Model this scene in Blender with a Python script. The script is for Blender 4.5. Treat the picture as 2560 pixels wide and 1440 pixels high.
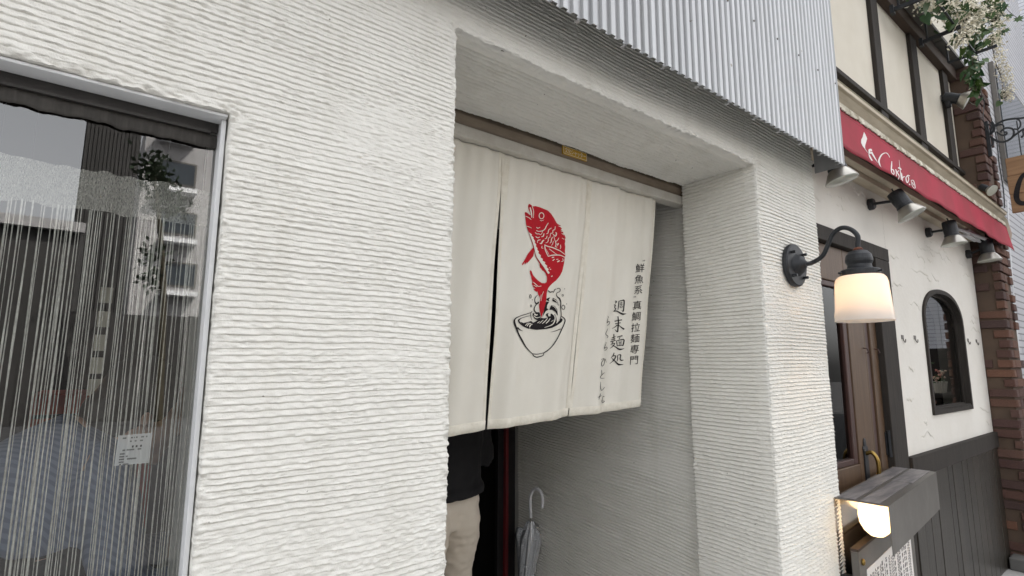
import bpy, bmesh, math, random
import numpy as np
from mathutils import Vector, Matrix
from mathutils.geometry import delaunay_2d_cdt
for o in list(bpy.data.objects): bpy.data.objects.remove(o)
scene = bpy.context.scene
COL = scene.collection
R = math.radians
# ------------------------------------------------------------------ camera
CAM = np.array([0.0, -1.0, 1.5])
F_PX, YAW, PIT, ROL = 1329.8, R(37.7525), R(8.3484), R(0.207)
_fw = np.array([math.sin(YAW)*math.cos(PIT), math.cos(YAW)*math.cos(PIT), math.sin(PIT)])
_r0 = np.array([math.cos(YAW), -math.sin(YAW), 0.0]); _u0 = np.cross(_r0, _fw)
_r = _r0*math.cos(ROL)+_u0*math.sin(ROL); _u = -_r0*math.sin(ROL)+_u0*math.cos(ROL)
cam_data = bpy.data.cameras.new("camera"); cam = bpy.data.objects.new("camera", cam_data); COL.objects.link(cam)
cam_data.sensor_width = 36; cam_data.lens = F_PX*36/2560; cam_data.clip_start = 0.02; cam_data.clip_end = 500
cam.matrix_world = Matrix(((_r[0], _u[0], -_fw[0], CAM[0]), (_r[1], _u[1], -_fw[1], CAM[1]), (_r[2], _u[2], -_fw[2], CAM[2]), (0, 0, 0, 1)))
scene.camera = cam
scene.render.engine = 'CYCLES'
scene.render.resolution_x, scene.render.resolution_y = 1024, 576
# ------------------------------------------------------------------ world, sun, exposure
SUN_EL, SUN_AZ = R(50), R(40)        # azimuth measured from +Y towards +X: the sun stands behind the shops, to the right
world = bpy.data.worlds.new("World"); scene.world = world; world.use_nodes = True
wn = world.node_tree.nodes; wl = world.node_tree.links
sky = wn.new('ShaderNodeTexSky'); sky.sky_type = 'NISHITA'; sky.sun_disc = False
sky.sun_elevation = SUN_EL; sky.sun_rotation = SUN_AZ; sky.air_density = 1.0; sky.dust_density = 4.0; sky.ozone_density = 0.6
hs = wn.new('ShaderNodeHueSaturation'); hs.inputs['Saturation'].default_value = 0.12
wl.new(sky.outputs[0], hs.inputs['Color']); wl.new(hs.outputs[0], wn['Background'].inputs['Color'])
wn['Background'].inputs['Strength'].default_value = 0.15
sun_d = bpy.data.lights.new("sun", 'SUN'); sun_d.energy = 3.0; sun_d.angle = R(0.6); sun_d.color = (1.0, 0.95, 0.87)
sun = bpy.data.objects.new("sun", sun_d); COL.objects.link(sun)
_sd = Vector((math.sin(SUN_AZ)*math.cos(SUN_EL), math.cos(SUN_AZ)*math.cos(SUN_EL), math.sin(SUN_EL)))
sun.rotation_euler = _sd.to_track_quat('Z', 'Y').to_euler(); sun.location = (8, 10, 14)
scene.view_settings.view_transform = 'Standard'; scene.view_settings.look = 'None'
scene.view_settings.gamma = 1.0; scene.view_settings.use_curve_mapping = False
scene.view_settings.exposure = 2.04

# ------------------------------------------------------------------ pixel -> place
def ray(x, y): return _fw + _r*(x-1280)/F_PX - _u*(y-720)/F_PX
def on_y(x, y, Y):
    d = ray(x, y); return CAM + d*((Y-CAM[1])/d[1])
def on_x(x, y, X):
    d = ray(x, y); return CAM + d*((X-CAM[0])/d[0])
def on_z(x, y, Z):
    d = ray(x, y); return CAM + d*((Z-CAM[2])/d[2])
# ------------------------------------------------------------------ noise
def _lat(ix, iy, seed):
    n = (ix.astype(np.int64)*374761393 + iy.astype(np.int64)*668265263 + seed*974711) & 0x7fffffff
    n = ((n ^ (n >> 13))*1274126177) & 0x7fffffff
    n = n ^ (n >> 16)
    return (n & 0xffff)/65535.0*2-1
def vnoise(x, y, seed=0):
    x = np.asarray(x, float); y = np.asarray(y, float)
    x, y = np.broadcast_arrays(x, y)
    ix, iy = np.floor(x), np.floor(y); fx, fy = x-ix, y-iy
    fx = fx*fx*(3-2*fx); fy = fy*fy*(3-2*fy)
    a = _lat(ix, iy, seed); b = _lat(ix+1, iy, seed); c = _lat(ix, iy+1, seed); d = _lat(ix+1, iy+1, seed)
    return (a*(1-fx)+b*fx)*(1-fy)+(c*(1-fx)+d*fx)*fy
def fbm(x, y, seed=0, o=3):
    s = 0; a = 1
    for i in range(o):
        s = s + a*vnoise(x*2**i, y*2**i, seed+i*7); a *= .5
    return s
def sstep(a, b, x):
    t = np.clip((x-a)/(b-a), 0, 1); return t*t*(3-2*t)
rnd = random.Random(7)
# ------------------------------------------------------------------ materials
def mat(name, c, rough=.6, metal=0.0, c2=None, scale=6.0, stretch=(1, 1, 1), bump=0.0, bscale=60.0, rrough=0.0, emit=None, estr=0.0, spec=None, rand=None, detail=6, bdist=.002):
    m = bpy.data.materials.new(name); m.use_nodes = True
    nt = m.node_tree; n = nt.nodes; l = nt.links; b = n['Principled BSDF']
    b.inputs['Base Color'].default_value = (*c, 1); b.inputs['Roughness'].default_value = rough; b.inputs['Metallic'].default_value = metal
    if spec is not None: b.inputs['Specular IOR Level'].default_value = spec
    tc = n.new('ShaderNodeTexCoord'); mp = n.new('ShaderNodeMapping'); mp.inputs['Scale'].default_value = stretch
    l.new(tc.outputs['Object'], mp.inputs['Vector'])
    col = None
    if c2 is not None:
        t = n.new('ShaderNodeTexNoise'); t.inputs['Scale'].default_value = scale; t.inputs['Detail'].default_value = detail; t.inputs['Roughness'].default_value = .65
        l.new(mp.outputs[0], t.inputs['Vector'])
        cr = n.new('ShaderNodeValToRGB'); cr.color_ramp.elements[0].position = .35; cr.color_ramp.elements[1].position = .65
        cr.color_ramp.elements[0].color = (*c, 1); cr.color_ramp.elements[1].color = (*c2, 1)
        l.new(t.outputs['Fac'], cr.inputs['Fac']); col = cr.outputs['Color']
        if rrough:
            mr = n.new('ShaderNodeMapRange'); mr.inputs['To Min'].default_value = max(0, rough-rrough); mr.inputs['To Max'].default_value = rough+rrough
            l.new(t.outputs['Fac'], mr.inputs['Value']); l.new(mr.outputs[0], b.inputs['Roughness'])
    if rand is not None:
        oi = n.new('ShaderNodeObjectInfo'); cr2 = n.new('ShaderNodeValToRGB'); cr2.color_ramp.interpolation = 'LINEAR'
        e = cr2.color_ramp.elements
        for i, cc in enumerate(rand):
            p = i/(len(rand)-1)
            if i == 0: el = e[0]
            elif i == len(rand)-1: el = e[1] if len(rand) == 2 else e[-1]
            else: el = e.new(p)
            el.position = p; el.color = (*cc, 1)
        l.new(oi.outputs['Random'], cr2.inputs['Fac'])
        if col is None: col = cr2.outputs['Color']
        else:
            mx = n.new('ShaderNodeMixRGB'); mx.blend_type = 'MULTIPLY'; mx.inputs['Fac'].default_value = 1
            l.new(cr2.outputs['Color'], mx.inputs[1]); l.new(col, mx.inputs[2]); col = mx.outputs[0]
    if col is not None: l.new(col, b.inputs['Base Color'])
    if bump:
        t2 = n.new('ShaderNodeTexNoise'); t2.inputs['Scale'].default_value = bscale; t2.inputs['Detail'].default_value = 5
        l.new(mp.outputs[0], t2.inputs['Vector']); bp = n.new('ShaderNodeBump'); bp.inputs['Strength'].default_value = bump; bp.inputs['Distance'].default_value = bdist
        l.new(t2.outputs['Fac'], bp.inputs['Height']); l.new(bp.outputs[0], b.inputs['Normal'])
    if emit is not None:
        b.inputs['Emission Color'].default_value = (*emit, 1); b.inputs['Emission Strength'].default_value = estr
    return m
def glass_mat(name, tint=(1, 1, 1), ior=1.55, rough=0.0, extra=0.0, haze=None, grain=0.0):
    m = bpy.data.materials.new(name); m.use_nodes = True; n = m.node_tree.nodes; l = m.node_tree.links
    n.remove(n['Principled BSDF']); out = n['Material Output']
    tr = n.new('ShaderNodeBsdfTransparent'); tr.inputs[0].default_value = (*tint, 1)
    gl = n.new('ShaderNodeBsdfGlossy'); gl.inputs['Roughness'].default_value = rough
    fr = n.new('ShaderNodeFresnel'); fr.inputs['IOR'].default_value = ior
    ml = n.new('ShaderNodeMath'); ml.operation = 'MULTIPLY_ADD'; ml.inputs[1].default_value = 1.6; ml.inputs[2].default_value = extra; ml.use_clamp = True
    l.new(fr.outputs[0], ml.inputs[0])
    mx = n.new('ShaderNodeMixShader'); l.new(ml.outputs[0], mx.inputs[0]); l.new(tr.outputs[0], mx.inputs[1]); l.new(gl.outputs[0], mx.inputs[2])
    last = mx.outputs[0]
    if haze:
        df = n.new('ShaderNodeBsdfDiffuse'); df.inputs[0].default_value = (*haze[0], 1)
        m2 = n.new('ShaderNodeMixShader'); m2.inputs[0].default_value = haze[1]
        if grain:
            tc = n.new('ShaderNodeTexCoord'); mp = n.new('ShaderNodeMapping'); mp.inputs['Scale'].default_value = (1, 1, .22); l.new(tc.outputs['Object'], mp.inputs['Vector'])
            nz = n.new('ShaderNodeTexNoise'); nz.inputs['Scale'].default_value = grain; nz.inputs['Detail'].default_value = 4; l.new(mp.outputs[0], nz.inputs['Vector'])
            mr = n.new('ShaderNodeMapRange'); mr.inputs['From Min'].default_value = .36; mr.inputs['From Max'].default_value = .64; mr.inputs['To Min'].default_value = haze[1]-.15; mr.inputs['To Max'].default_value = haze[1]+.15
            l.new(nz.outputs['Fac'], mr.inputs['Value']); l.new(mr.outputs[0], m2.inputs[0])
        l.new(last, m2.inputs[1]); l.new(df.outputs[0], m2.inputs[2]); last = m2.outputs[0]
    l.new(last, out.inputs['Surface']); return m
M = {}
M['stucco'] = mat('stucco_white', (.80, .787, .735), .85, c2=(.765, .752, .70), scale=5, bump=.6, bscale=420, spec=.25, bdist=.0015)
def specks(m, thr=.80, sc=62):
    n = m.node_tree.nodes; l = m.node_tree.links; b = n['Principled BSDF']; src = b.inputs['Base Color'].links[0].from_socket
    tc = n.new('ShaderNodeTexCoord'); t = n.new('ShaderNodeTexNoise'); t.inputs['Scale'].default_value = sc; t.inputs['Detail'].default_value = 1
    l.new(tc.outputs['Object'], t.inputs['Vector']); cr = n.new('ShaderNodeValToRGB'); cr.color_ramp.elements[0].position = thr; cr.color_ramp.elements[1].position = thr+.02
    l.new(t.outputs['Fac'], cr.inputs['Fac']); mx = n.new('ShaderNodeMixRGB'); mx.inputs[2].default_value = (.22, .20, .17, 1)
    l.new(cr.outputs[0], mx.inputs[0]); l.new(src, mx.inputs[1])
    mp = n.new('ShaderNodeMapping'); mp.inputs['Scale'].default_value = (9, 9, .7); l.new(tc.outputs['Object'], mp.inputs['Vector'])
    t2 = n.new('ShaderNodeTexNoise'); t2.inputs['Scale'].default_value = 1.5; t2.inputs['Detail'].default_value = 5; l.new(mp.outputs[0], t2.inputs['Vector'])
    cr2 = n.new('ShaderNodeValToRGB'); cr2.color_ramp.elements[0].position = .52; cr2.color_ramp.elements[1].position = .75; cr2.color_ramp.elements[0].color = (1, 1, 1, 1); cr2.color_ramp.elements[1].color = (.92, .915, .90, 1); l.new(t2.outputs['Fac'], cr2.inputs['Fac'])
    m2 = n.new('ShaderNodeMixRGB'); m2.blend_type = 'MULTIPLY'; m2.inputs[0].default_value = 1; l.new(mx.outputs[0], m2.inputs[1]); l.new(cr2.outputs[0], m2.inputs[2]); l.new(m2.outputs[0], b.inputs['Base Color'])
specks(M['stucco'])
M['render'] = mat('plain_render', (.55, .54, .5), .9, c2=(.5, .49, .46), bump=.4, bscale=90)
M['alu'] = mat('white_aluminium', (.74, .75, .76), .42, c2=(.66, .67, .68), scale=9, bump=.08, bscale=200)
M['clad'] = mat('cladding_metal', (.44, .445, .45), .36, .5, c2=(.37, .375, .382), scale=4, stretch=(9, 2, .25), rrough=.08, bump=.05, bscale=30)
specks(M['clad'], .76, 40)
M['shutter'] = mat('shutter_beige', (.30, .245, .185), .55, c2=(.22, .17, .125), scale=7, stretch=(1, 1, 3), bump=.15, bscale=60)
M['bar'] = mat('shutter_bar', (.62, .60, .55), .5, c2=(.52, .49, .43), scale=14, bump=.15, bscale=70)
M['plate'] = mat('plate_gold', (.62, .37, .03), .4, c2=(.52, .3, .02), scale=20)
M['plate_ink'] = mat('plate_ink', (.85, .82, .7), .5)
M['cloth'] = mat('noren_cloth', (.80, .775, .70), .9, c2=(.755, .725, .645), scale=2.5, bump=.3, bscale=900, spec=.1, bdist=.0006)
M['hem'] = mat('noren_hem', (.82, .785, .69), .9, c2=(.73, .69, .59), scale=40, bump=.6, bscale=260, spec=.1, bdist=.0015)
M['ink_red'] = mat('print_red', (.50, .018, .028), .85, c2=(.44, .02, .03), scale=14, spec=.1)
M['ink_black'] = mat('print_black', (.018, .016, .018), .85, c2=(.03, .027, .028), scale=20, spec=.1)
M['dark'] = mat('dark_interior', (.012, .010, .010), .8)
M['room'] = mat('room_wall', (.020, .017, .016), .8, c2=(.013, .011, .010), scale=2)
M['black_door'] = mat('black_lacquer', (.012, .011, .012), .35)
M['red_edge'] = mat('red_lacquer', (.13, .010, .012), .4)
M['brown_rail'] = mat('brown_rail', (.050, .046, .043), .6, c2=(.036, .033, .031), scale=5, stretch=(4, 1, .4), bump=.1)
M['val_brown'] = mat('valance_brown', (.060, .055, .049), .8, c2=(.038, .035, .031), scale=12, stretch=(6, 1, .5))
M['string'] = mat('string_cord', (.56, .54, .50), .5, c2=(.34, .325, .295), scale=180, stretch=(1, 1, .5), bump=.5, bscale=400)
M['pave'] = mat('pavement', (.46, .45, .43), .9, c2=(.39, .38, .365), scale=3, bump=.4, bscale=60)
M['asphalt'] = mat('asphalt', (.06, .06, .061), .9, c2=(.045, .045, .047), scale=2, bump=.5, bscale=120)
M['iron'] = mat('black_iron', (.016, .018, .021), .5, .2, c2=(.026, .028, .032), scale=25, bump=.2, bscale=90, rrough=.1)
M['rust'] = mat('rust', (.16, .055, .025), .8, c2=(.09, .03, .02), scale=40)
M['cream'] = mat('cream_plaster', (.77, .745, .69), .9, c2=(.715, .685, .625), scale=2.2, bump=.35, bscale=38, spec=.2, bdist=.003)
M['cream_panel'] = mat('cream_panel', (.73, .69, .60), .85, c2=(.66, .615, .52), scale=1.6, bump=.12, bscale=50, spec=.2)
M['ridge'] = mat('plaster_ridge', (.77, .745, .69), .9, c2=(.70, .67, .60), scale=6)
M['timber'] = mat('dark_timber', (.040, .034, .029), .75, c2=(.026, .022, .019), spec=.25, scale=8, stretch=(6, 6, .6), bump=.4, bscale=40)
M['beam'] = mat('brown_beam', (.055, .036, .026), .75, c2=(.055, .036, .026), scale=6, stretch=(.6, 6, 6), bump=.3, bscale=40)
M['soffit_grey'] = mat('soffit_grey', (.14, .135, .125), .8, c2=(.09, .088, .085), scale=2.5, bump=.2, bscale=30)
M['wood'] = mat('door_wood', (.115, .066, .034), .5, c2=(.075, .042, .022), scale=5, stretch=(14, 14, .7), bump=.25, bscale=30)
M['wood_dark'] = mat('door_wood_dark', (.065, .026, .02), .5, c2=(.04, .018, .014), scale=5, stretch=(14, 14, .7), bump=.2, bscale=30)
M['wains'] = mat('wainscot_paint', (.036, .031, .024), .34, c2=(.024, .021, .017), scale=5, stretch=(16, 16, .5), bump=.35, bscale=26, rand=((.75, .75, .75), (1.15, 1.12, 1.1)), rrough=.1)
M['brick'] = mat('brick', (.9, .9, .9), .85, c2=(.6, .58, .58), scale=14, bump=.7, bscale=70, rand=((.13, .062, .046), (.085, .05, .044), (.20, .095, .058), (.10, .052, .046), (.165, .09, .066)), bdist=.004)
M['brickrender'] = mat('brown_render', (.105, .07, .048), .9, c2=(.078, .052, .037), scale=4, bump=.4, bscale=50)
M['awn_red'] = mat('awning_red', (.44, .05, .08), .8, c2=(.33, .055, .07), scale=3.5, bump=.12, bscale=12, spec=.2, bdist=.006)
M['awn_cream'] = mat('awning_cream', (.62, .55, .43), .6, c2=(.45, .385, .28), scale=6, stretch=(.5, 3, 3), bump=.15)
M['awn_dirty'] = mat('awning_moss', (.23, .2, .12), .8, c2=(.14, .12, .075), scale=9, bump=.3)
M['brush'] = mat('awning_fringe', (.72, .68, .58), .9, c2=(.3, .26, .19), scale=14, stretch=(1.2, 1, 1))
M['chrome'] = mat('reflector_metal', (.55, .53, .48), .32, .85, c2=(.42, .40, .36), scale=12, bump=.1, rrough=.1)
M['lens'] = mat('lens_glass', (.55, .56, .5), .15, c2=(.48, .49, .43), scale=30, bump=.2, bscale=50)
M['brass'] = mat('brass', (.38, .26, .08), .3, 1.0, c2=(.25, .16, .05), scale=15)
M['steel'] = mat('stand_steel', (.17, .158, .142), .42, .45, c2=(.13, .12, .108), scale=3, rrough=.08)
M['steel_back'] = mat('stand_back_steel', (.55, .50, .43), .1, .9, c2=(.48, .43, .37), scale=3)
M['tape'] = mat('worn_tape', (.27, .245, .235), .5, c2=(.10, .095, .1), scale=7, stretch=(.6, 4, 1), bump=.3, bscale=30)
M['paper'] = mat('menu_paper', (.78, .75, .72), .8, c2=(.74, .71, .68), scale=3)
M['bulb'] = mat('glowing_bulb', (1, .9, .7), .5, emit=(1.0, .74, .42), estr=12)
M['shade'] = None
M['white_plastic'] = mat('white_plastic', (.72, .72, .74), .3)
M['leaf'] = mat('ivy_leaf', (.04, .085, .026), .45, c2=(.024, .058, .022), scale=30, rand=((.6, .9, .9), (1.1, 1.1, .7), (1.7, 1.5, .8), (.9, 1.15, 1.2)))
M['stem'] = mat('stem', (.06, .05, .03), .8)
M['petal'] = mat('petal', (.84, .80, .68), .7, c2=(.74, .69, .54), scale=20)
M['sign_wood'] = mat('sign_wood', (.32, .185, .095), .7, c2=(.22, .12, .06), scale=4, stretch=(3, .6, 14), bump=.3, bscale=30)
M['skin'] = mat('skin', (.52, .32, .23), .5, c2=(.48, .29, .21), scale=12)
M['hair'] = mat('hair', (.02, .017, .015), .5, c2=(.035, .03, .026), scale=60, stretch=(1, 1, .2))
M['jacket'] = mat('black_jacket', (.010, .0095, .0105), .8, c2=(.014, .0135, .0145), scale=8, spec=.2)
M['pants'] = mat('beige_trousers', (.58, .515, .43), .85, c2=(.54, .475, .39), scale=4, bump=.2, bscale=500, bdist=.0005)
M['shoe'] = mat('shoe', (.05, .045, .04), .5)
M['cardw'] = mat('card_paper', (.68, .64, .54), .8, c2=(.6, .56, .46), scale=5)
M['red_box'] = mat('red_lacquer_box', (.36, .045, .025), .5, c2=(.28, .03, .02), scale=5)
M['table'] = mat('pale_wood', (.50, .40, .26), .6, c2=(.40, .31, .19), scale=5, stretch=(1, 8, 8))
M['tree_leaf'] = mat('tree_leaf', (.028, .045, .02), .6)
M['opp_grey'] = mat('opposite_grey', (.46, .45, .45), .9, c2=(.37, .36, .36), scale=.3)
M['opp_dark'] = mat('opposite_dark', (.055, .052, .05), .8, c2=(.04, .038, .036), scale=.5)
M['opp_white'] = mat('opposite_white', (.85, .86, .88), .6)
M['winglass'] = mat('far_glass', (.04, .05, .06), .1)
M['pane'] = glass_mat('window_glass', (.93, .96, .95), 1.62, extra=.075)
M['vinyl'] = glass_mat('clear_vinyl', (.88, .9, .92), 1.5, .12, .04, haze=((.8, .82, .85), .26))
M['sticker'] = glass_mat('clear_sticker', (.95, .95, .95), 1.4, .3, 0, haze=((.7, .7, .7), .45))
M['sheer'] = glass_mat('sheer_heading', (1, 1, 1), 1.05, .6, 0, haze=((.50, .48, .44), .46), grain=950)

# ------------------------------------------------------------------ mesh builder
class MB:
    def __init__(s): s.v = []; s.f = []
    def add(s, vs, fs):
        o = len(s.v); s.v += [tuple(map(float, p)) for p in vs]; s.f += [tuple(i+o for i in f) for f in fs]; return s
    def box(s, lo, hi, mtx=None):
        x0, y0, z0 = lo; x1, y1, z1 = hi
        vs = [(x0, y0, z0), (x1, y0, z0), (x1, y1, z0), (x0, y1, z0), (x0, y0, z1), (x1, y0, z1), (x1, y1, z1), (x0, y1, z1)]
        if mtx is not None: vs = [tuple(mtx @ Vector(p)) for p in vs]
        return s.add(vs, [(0, 3, 2, 1), (4, 5, 6, 7), (0, 1, 5, 4), (1, 2, 6, 5), (2, 3, 7, 6), (3, 0, 4, 7)])
    def bar(s, a, b, w, h=None, up=(0, 0, 1)):
        a = Vector(a); b = Vector(b); h = h or w; d = (b-a).normalized(); up = Vector(up)
        if abs(d.dot(up)) > .98: up = Vector((1, 0, 0))
        e = d.cross(up).normalized(); g = e.cross(d)
        vs = [p+e*sx*w/2+g*sy*h/2 for p in (a, b) for sx, sy in ((-1, -1), (1, -1), (1, 1), (-1, 1))]
        return s.add(vs, [(0, 3, 2, 1), (4, 5, 6, 7), (0, 1, 5, 4), (1, 2, 6, 5), (2, 3, 7, 6), (3, 0, 4, 7)])
    def tube(s, pts, r, n=8, caps=True):
        pts = [Vector(p) for p in pts]; m = len(pts)
        rr = r if isinstance(r, (list, tuple)) else [r]*m
        e = None; rings = []
        for i, p in enumerate(pts):
            d = (pts[min(i+1, m-1)]-pts[max(i-1, 0)])
            if d.length < 1e-9: d = Vector((0, 0, 1))
            d.normalize()
            if e is None:
                e = d.cross(Vector((0, 0, 1)) if abs(d.z) < .9 else Vector((1, 0, 0))).normalized()
            else:
                e = (e-d*e.dot(d))
                e = e.normalized() if e.length > 1e-6 else d.orthogonal().normalized()
            g = d.cross(e)
            rings.append([p+(e*math.cos(2*math.pi*k/n)+g*math.sin(2*math.pi*k/n))*rr[i] for k in range(n)])
        vs = [q for ring in rings for q in ring]; fs = []
        for i in range(m-1):
            for k in range(n):
                k2 = (k+1) % n; fs.append((i*n+k, i*n+k2, (i+1)*n+k2, (i+1)*n+k))
        if caps: fs.append(tuple(reversed(range(n)))); fs.append(tuple((m-1)*n+k for k in range(n)))
        return s.add(vs, fs)
    def lathe(s, prof, n=24, mtx=None, caps=True):
        vs = []; fs = []; m = len(prof)
        for r, z in prof:
            for k in range(n):
                a = 2*math.pi*k/n; p = Vector((r*math.cos(a), r*math.sin(a), z)); vs.append(mtx @ p if mtx is not None else p)
        for i in range(m-1):
            for k in range(n):
                k2 = (k+1) % n; fs.append((i*n+k, i*n+k2, (i+1)*n+k2, (i+1)*n+k))
        if caps:
            fs.append(tuple(reversed(range(n)))); fs.append(tuple((m-1)*n+k for k in range(n)))
        return s.add(vs, fs)
    def loft(s, rings, caps=True, closed=True):
        n = len(rings[0]); vs = [p for r in rings for p in r]; fs = []
        for i in range(len(rings)-1):
            for k in range(n if closed else n-1):
                k2 = (k+1) % n; fs.append((i*n+k, i*n+k2, (i+1)*n+k2, (i+1)*n+k))
        if caps and closed:
            fs.append(tuple(reversed(range(n)))); fs.append(tuple((len(rings)-1)*n+k for k in range(n)))
        return s.add(vs, fs)
    def prof_x(s, prof, x0, x1, closed=True):
        """profile of (y,z) points extruded along x"""
        return s.loft([[(x, y, z) for y, z in prof] for x in (x0, x1)], caps=closed, closed=closed)
    def ball(s, c, r, n=12, sc=(1, 1, 1), mtx=None):
        prof = []; h = n//2
        T = Matrix.Translation(Vector(c)) @ (mtx if mtx is not None else Matrix()) @ Matrix.Diagonal((r*sc[0], r*sc[1], r*sc[2], 1))
        prof = [(max(math.sin(math.pi*i/h), .02), -math.cos(math.pi*i/h)) for i in range(h+1)]
        return s.lathe(prof, n, T)
    def mesh(s, name, smooth=False):
        me = bpy.data.meshes.new(name); me.from_pydata(s.v, [], s.f); me.update()
        if smooth: me.polygons.foreach_set('use_smooth', [True]*len(me.polygons))
        return me
    def build(s, name, material, parent=None, smooth=False, bevel=0.0, fixn=True):
        me = s.mesh(name, smooth)
        if fixn:
            bm = bmesh.new(); bm.from_mesh(me); bmesh.ops.recalc_face_normals(bm, faces=bm.faces); bm.to_mesh(me); bm.free()
        return link(name, me, material, parent, bevel)
def link(name, me, material, parent=None, bevel=0.0):
    o = bpy.data.objects.new(name, me); COL.objects.link(o)
    if material is not None and not me.materials: me.materials.append(material)
    if parent is not None: child(o, parent)
    if bevel:
        b = o.modifiers.new('bevel', 'BEVEL'); b.width = bevel; b.segments = 2; b.limit_method = 'ANGLE'; b.angle_limit = R(40)
    return o
def wloc(o):
    p = Vector((0, 0, 0))
    while o is not None: p += o.location; o = o.parent
    return p
def child(o, parent):
    """parents keep only a translation, so a part keeps its world place"""
    o.parent = parent; o.location = o.location-wloc(parent); return o
def tag(o, label, cat, group=None, kind=None):
    if label: o['label'] = label
    if cat: o['category'] = cat
    if group: o['group'] = group
    if kind: o['kind'] = kind
    return o
def thing(name, label, cat, loc=(0, 0, 0), group=None):
    o = bpy.data.objects.new(name, None); COL.objects.link(o); o.location = Vector([float(v) for v in loc]); o.empty_display_size = .05
    return tag(o, label, cat, group)
def copy_tree(o, parent=None, off=Vector((0, 0, 0))):
    c = o.copy(); COL.objects.link(c); c.parent = parent
    if parent is None: c.location = o.location+off
    for ch in o.children: copy_tree(ch, c)
    return c
def catmull(pts, k=5):
    pts = [np.array(p, float) for p in pts]
    if len(pts) < 3: 
        return [pts[0]+(pts[-1]-pts[0])*i/k for i in range(k+1)] if len(pts) == 2 else pts
    P = [2*pts[0]-pts[1]]+pts+[2*pts[-1]-pts[-2]]; out = []
    for i in range(1, len(P)-2):
        for j in range(k):
            t = j/k; p0, p1, p2, p3 = P[i-1], P[i], P[i+1], P[i+2]
            out.append(.5*((2*p1)+(-p0+p2)*t+(2*p0-5*p1+4*p2-p3)*t*t+(-p0+3*p1-3*p2+p3)*t**3))
    out.append(pts[-1]); return out
# ================================================================== GROUND
g = MB().add([(-60, -60, -.004), (60, -60, -.004), (60, 40, -.004), (-60, 40, -.004)], [(0, 1, 2, 3)]).build('road', M['asphalt']); tag(g, None, None, kind='structure')
g = MB().box((-30, -2.4, -.3), (30, 9, 0)).build('pavement', M['pave']); tag(g, None, None, kind='structure')
# ================================================================== STUCCO HEIGHTFIELDS
def comb(u, v, pitch, seed, amp=.0042, wav=1.0, gw=.06):
    """height of comb-trowelled stucco: rough ridges with a sharp underside and flat troughs between"""
    w = .013*wav*vnoise(u*2.3, v*1.3, seed)+.0045*wav*vnoise(u*6+v*.8, v*3.1, seed+1)+.0006*vnoise(u*24, v*9, seed+2)
    w = w + .009*sstep(.1, .35, vnoise(u*1.1+4, v*2.6, seed+3))*vnoise(u*3, v*14, seed+4)
    edge = .16*vnoise(u*85, v*70, seed+5)+.10*vnoise(u*230, v*200, seed+6)
    ph = (v+w)/pitch; row = np.floor(ph); f = ph-row
    row = row.astype(float)
    rough = .65+.55*vnoise(u*7, row*3.7, seed+7)                      # how crumbly each ridge is along its length
    f2 = np.clip(f+edge*(.35+.6*np.abs(rough))*.6, 0, 1)
    ridge = sstep(.02, .12, f2)*(1-.75*sstep(.15, .95, f2))
    groove = np.exp(-((f2-.99)/gw)**2)+np.exp(-((f2+.01)/gw)**2)
    lev = .85+.22*vnoise(u*3.2, row*5.1, seed+8)+.14*vnoise(u*26, row*2.2+f*2, seed+9)
    fade = 1-.6*sstep(.38, .7, vnoise(u*2.0+9, v*6.0, seed+10))      # places where the comb was smeared over
    h = (amp*ridge*lev-amp*.8*groove*(.75+.35*vnoise(u*9, row*4.3, seed+15)))*fade
    crumb = np.abs(vnoise(u*190, v*210, seed+16))
    h = h+(.0013*ridge+.0004)*fbm(u*150, v*170, seed+11, 2)+.0021*sstep(.42, .8, crumb)*sstep(.0, .6, vnoise(u*16, v*22, seed+17)+.25)
    h = h+.0012*(1-fade)*fbm(u*60, v*130, seed+12, 3)
    h = h+.0025*vnoise(u*2.5, v*2.5, seed+13)                          # the wall is not flat
    pit = vnoise(u*95, v*120, seed+14); h = h-.0022*sstep(.80, .93, pit)
    return h
def axis(breaks, step):
    out = [breaks[0]]
    for a, b in zip(breaks[:-1], breaks[1:]):
        n = max(1, int(round(abs(b-a)/step))); out += [a+(b-a)*i/n for i in range(1, n+1)]
    return np.array(out)
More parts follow.
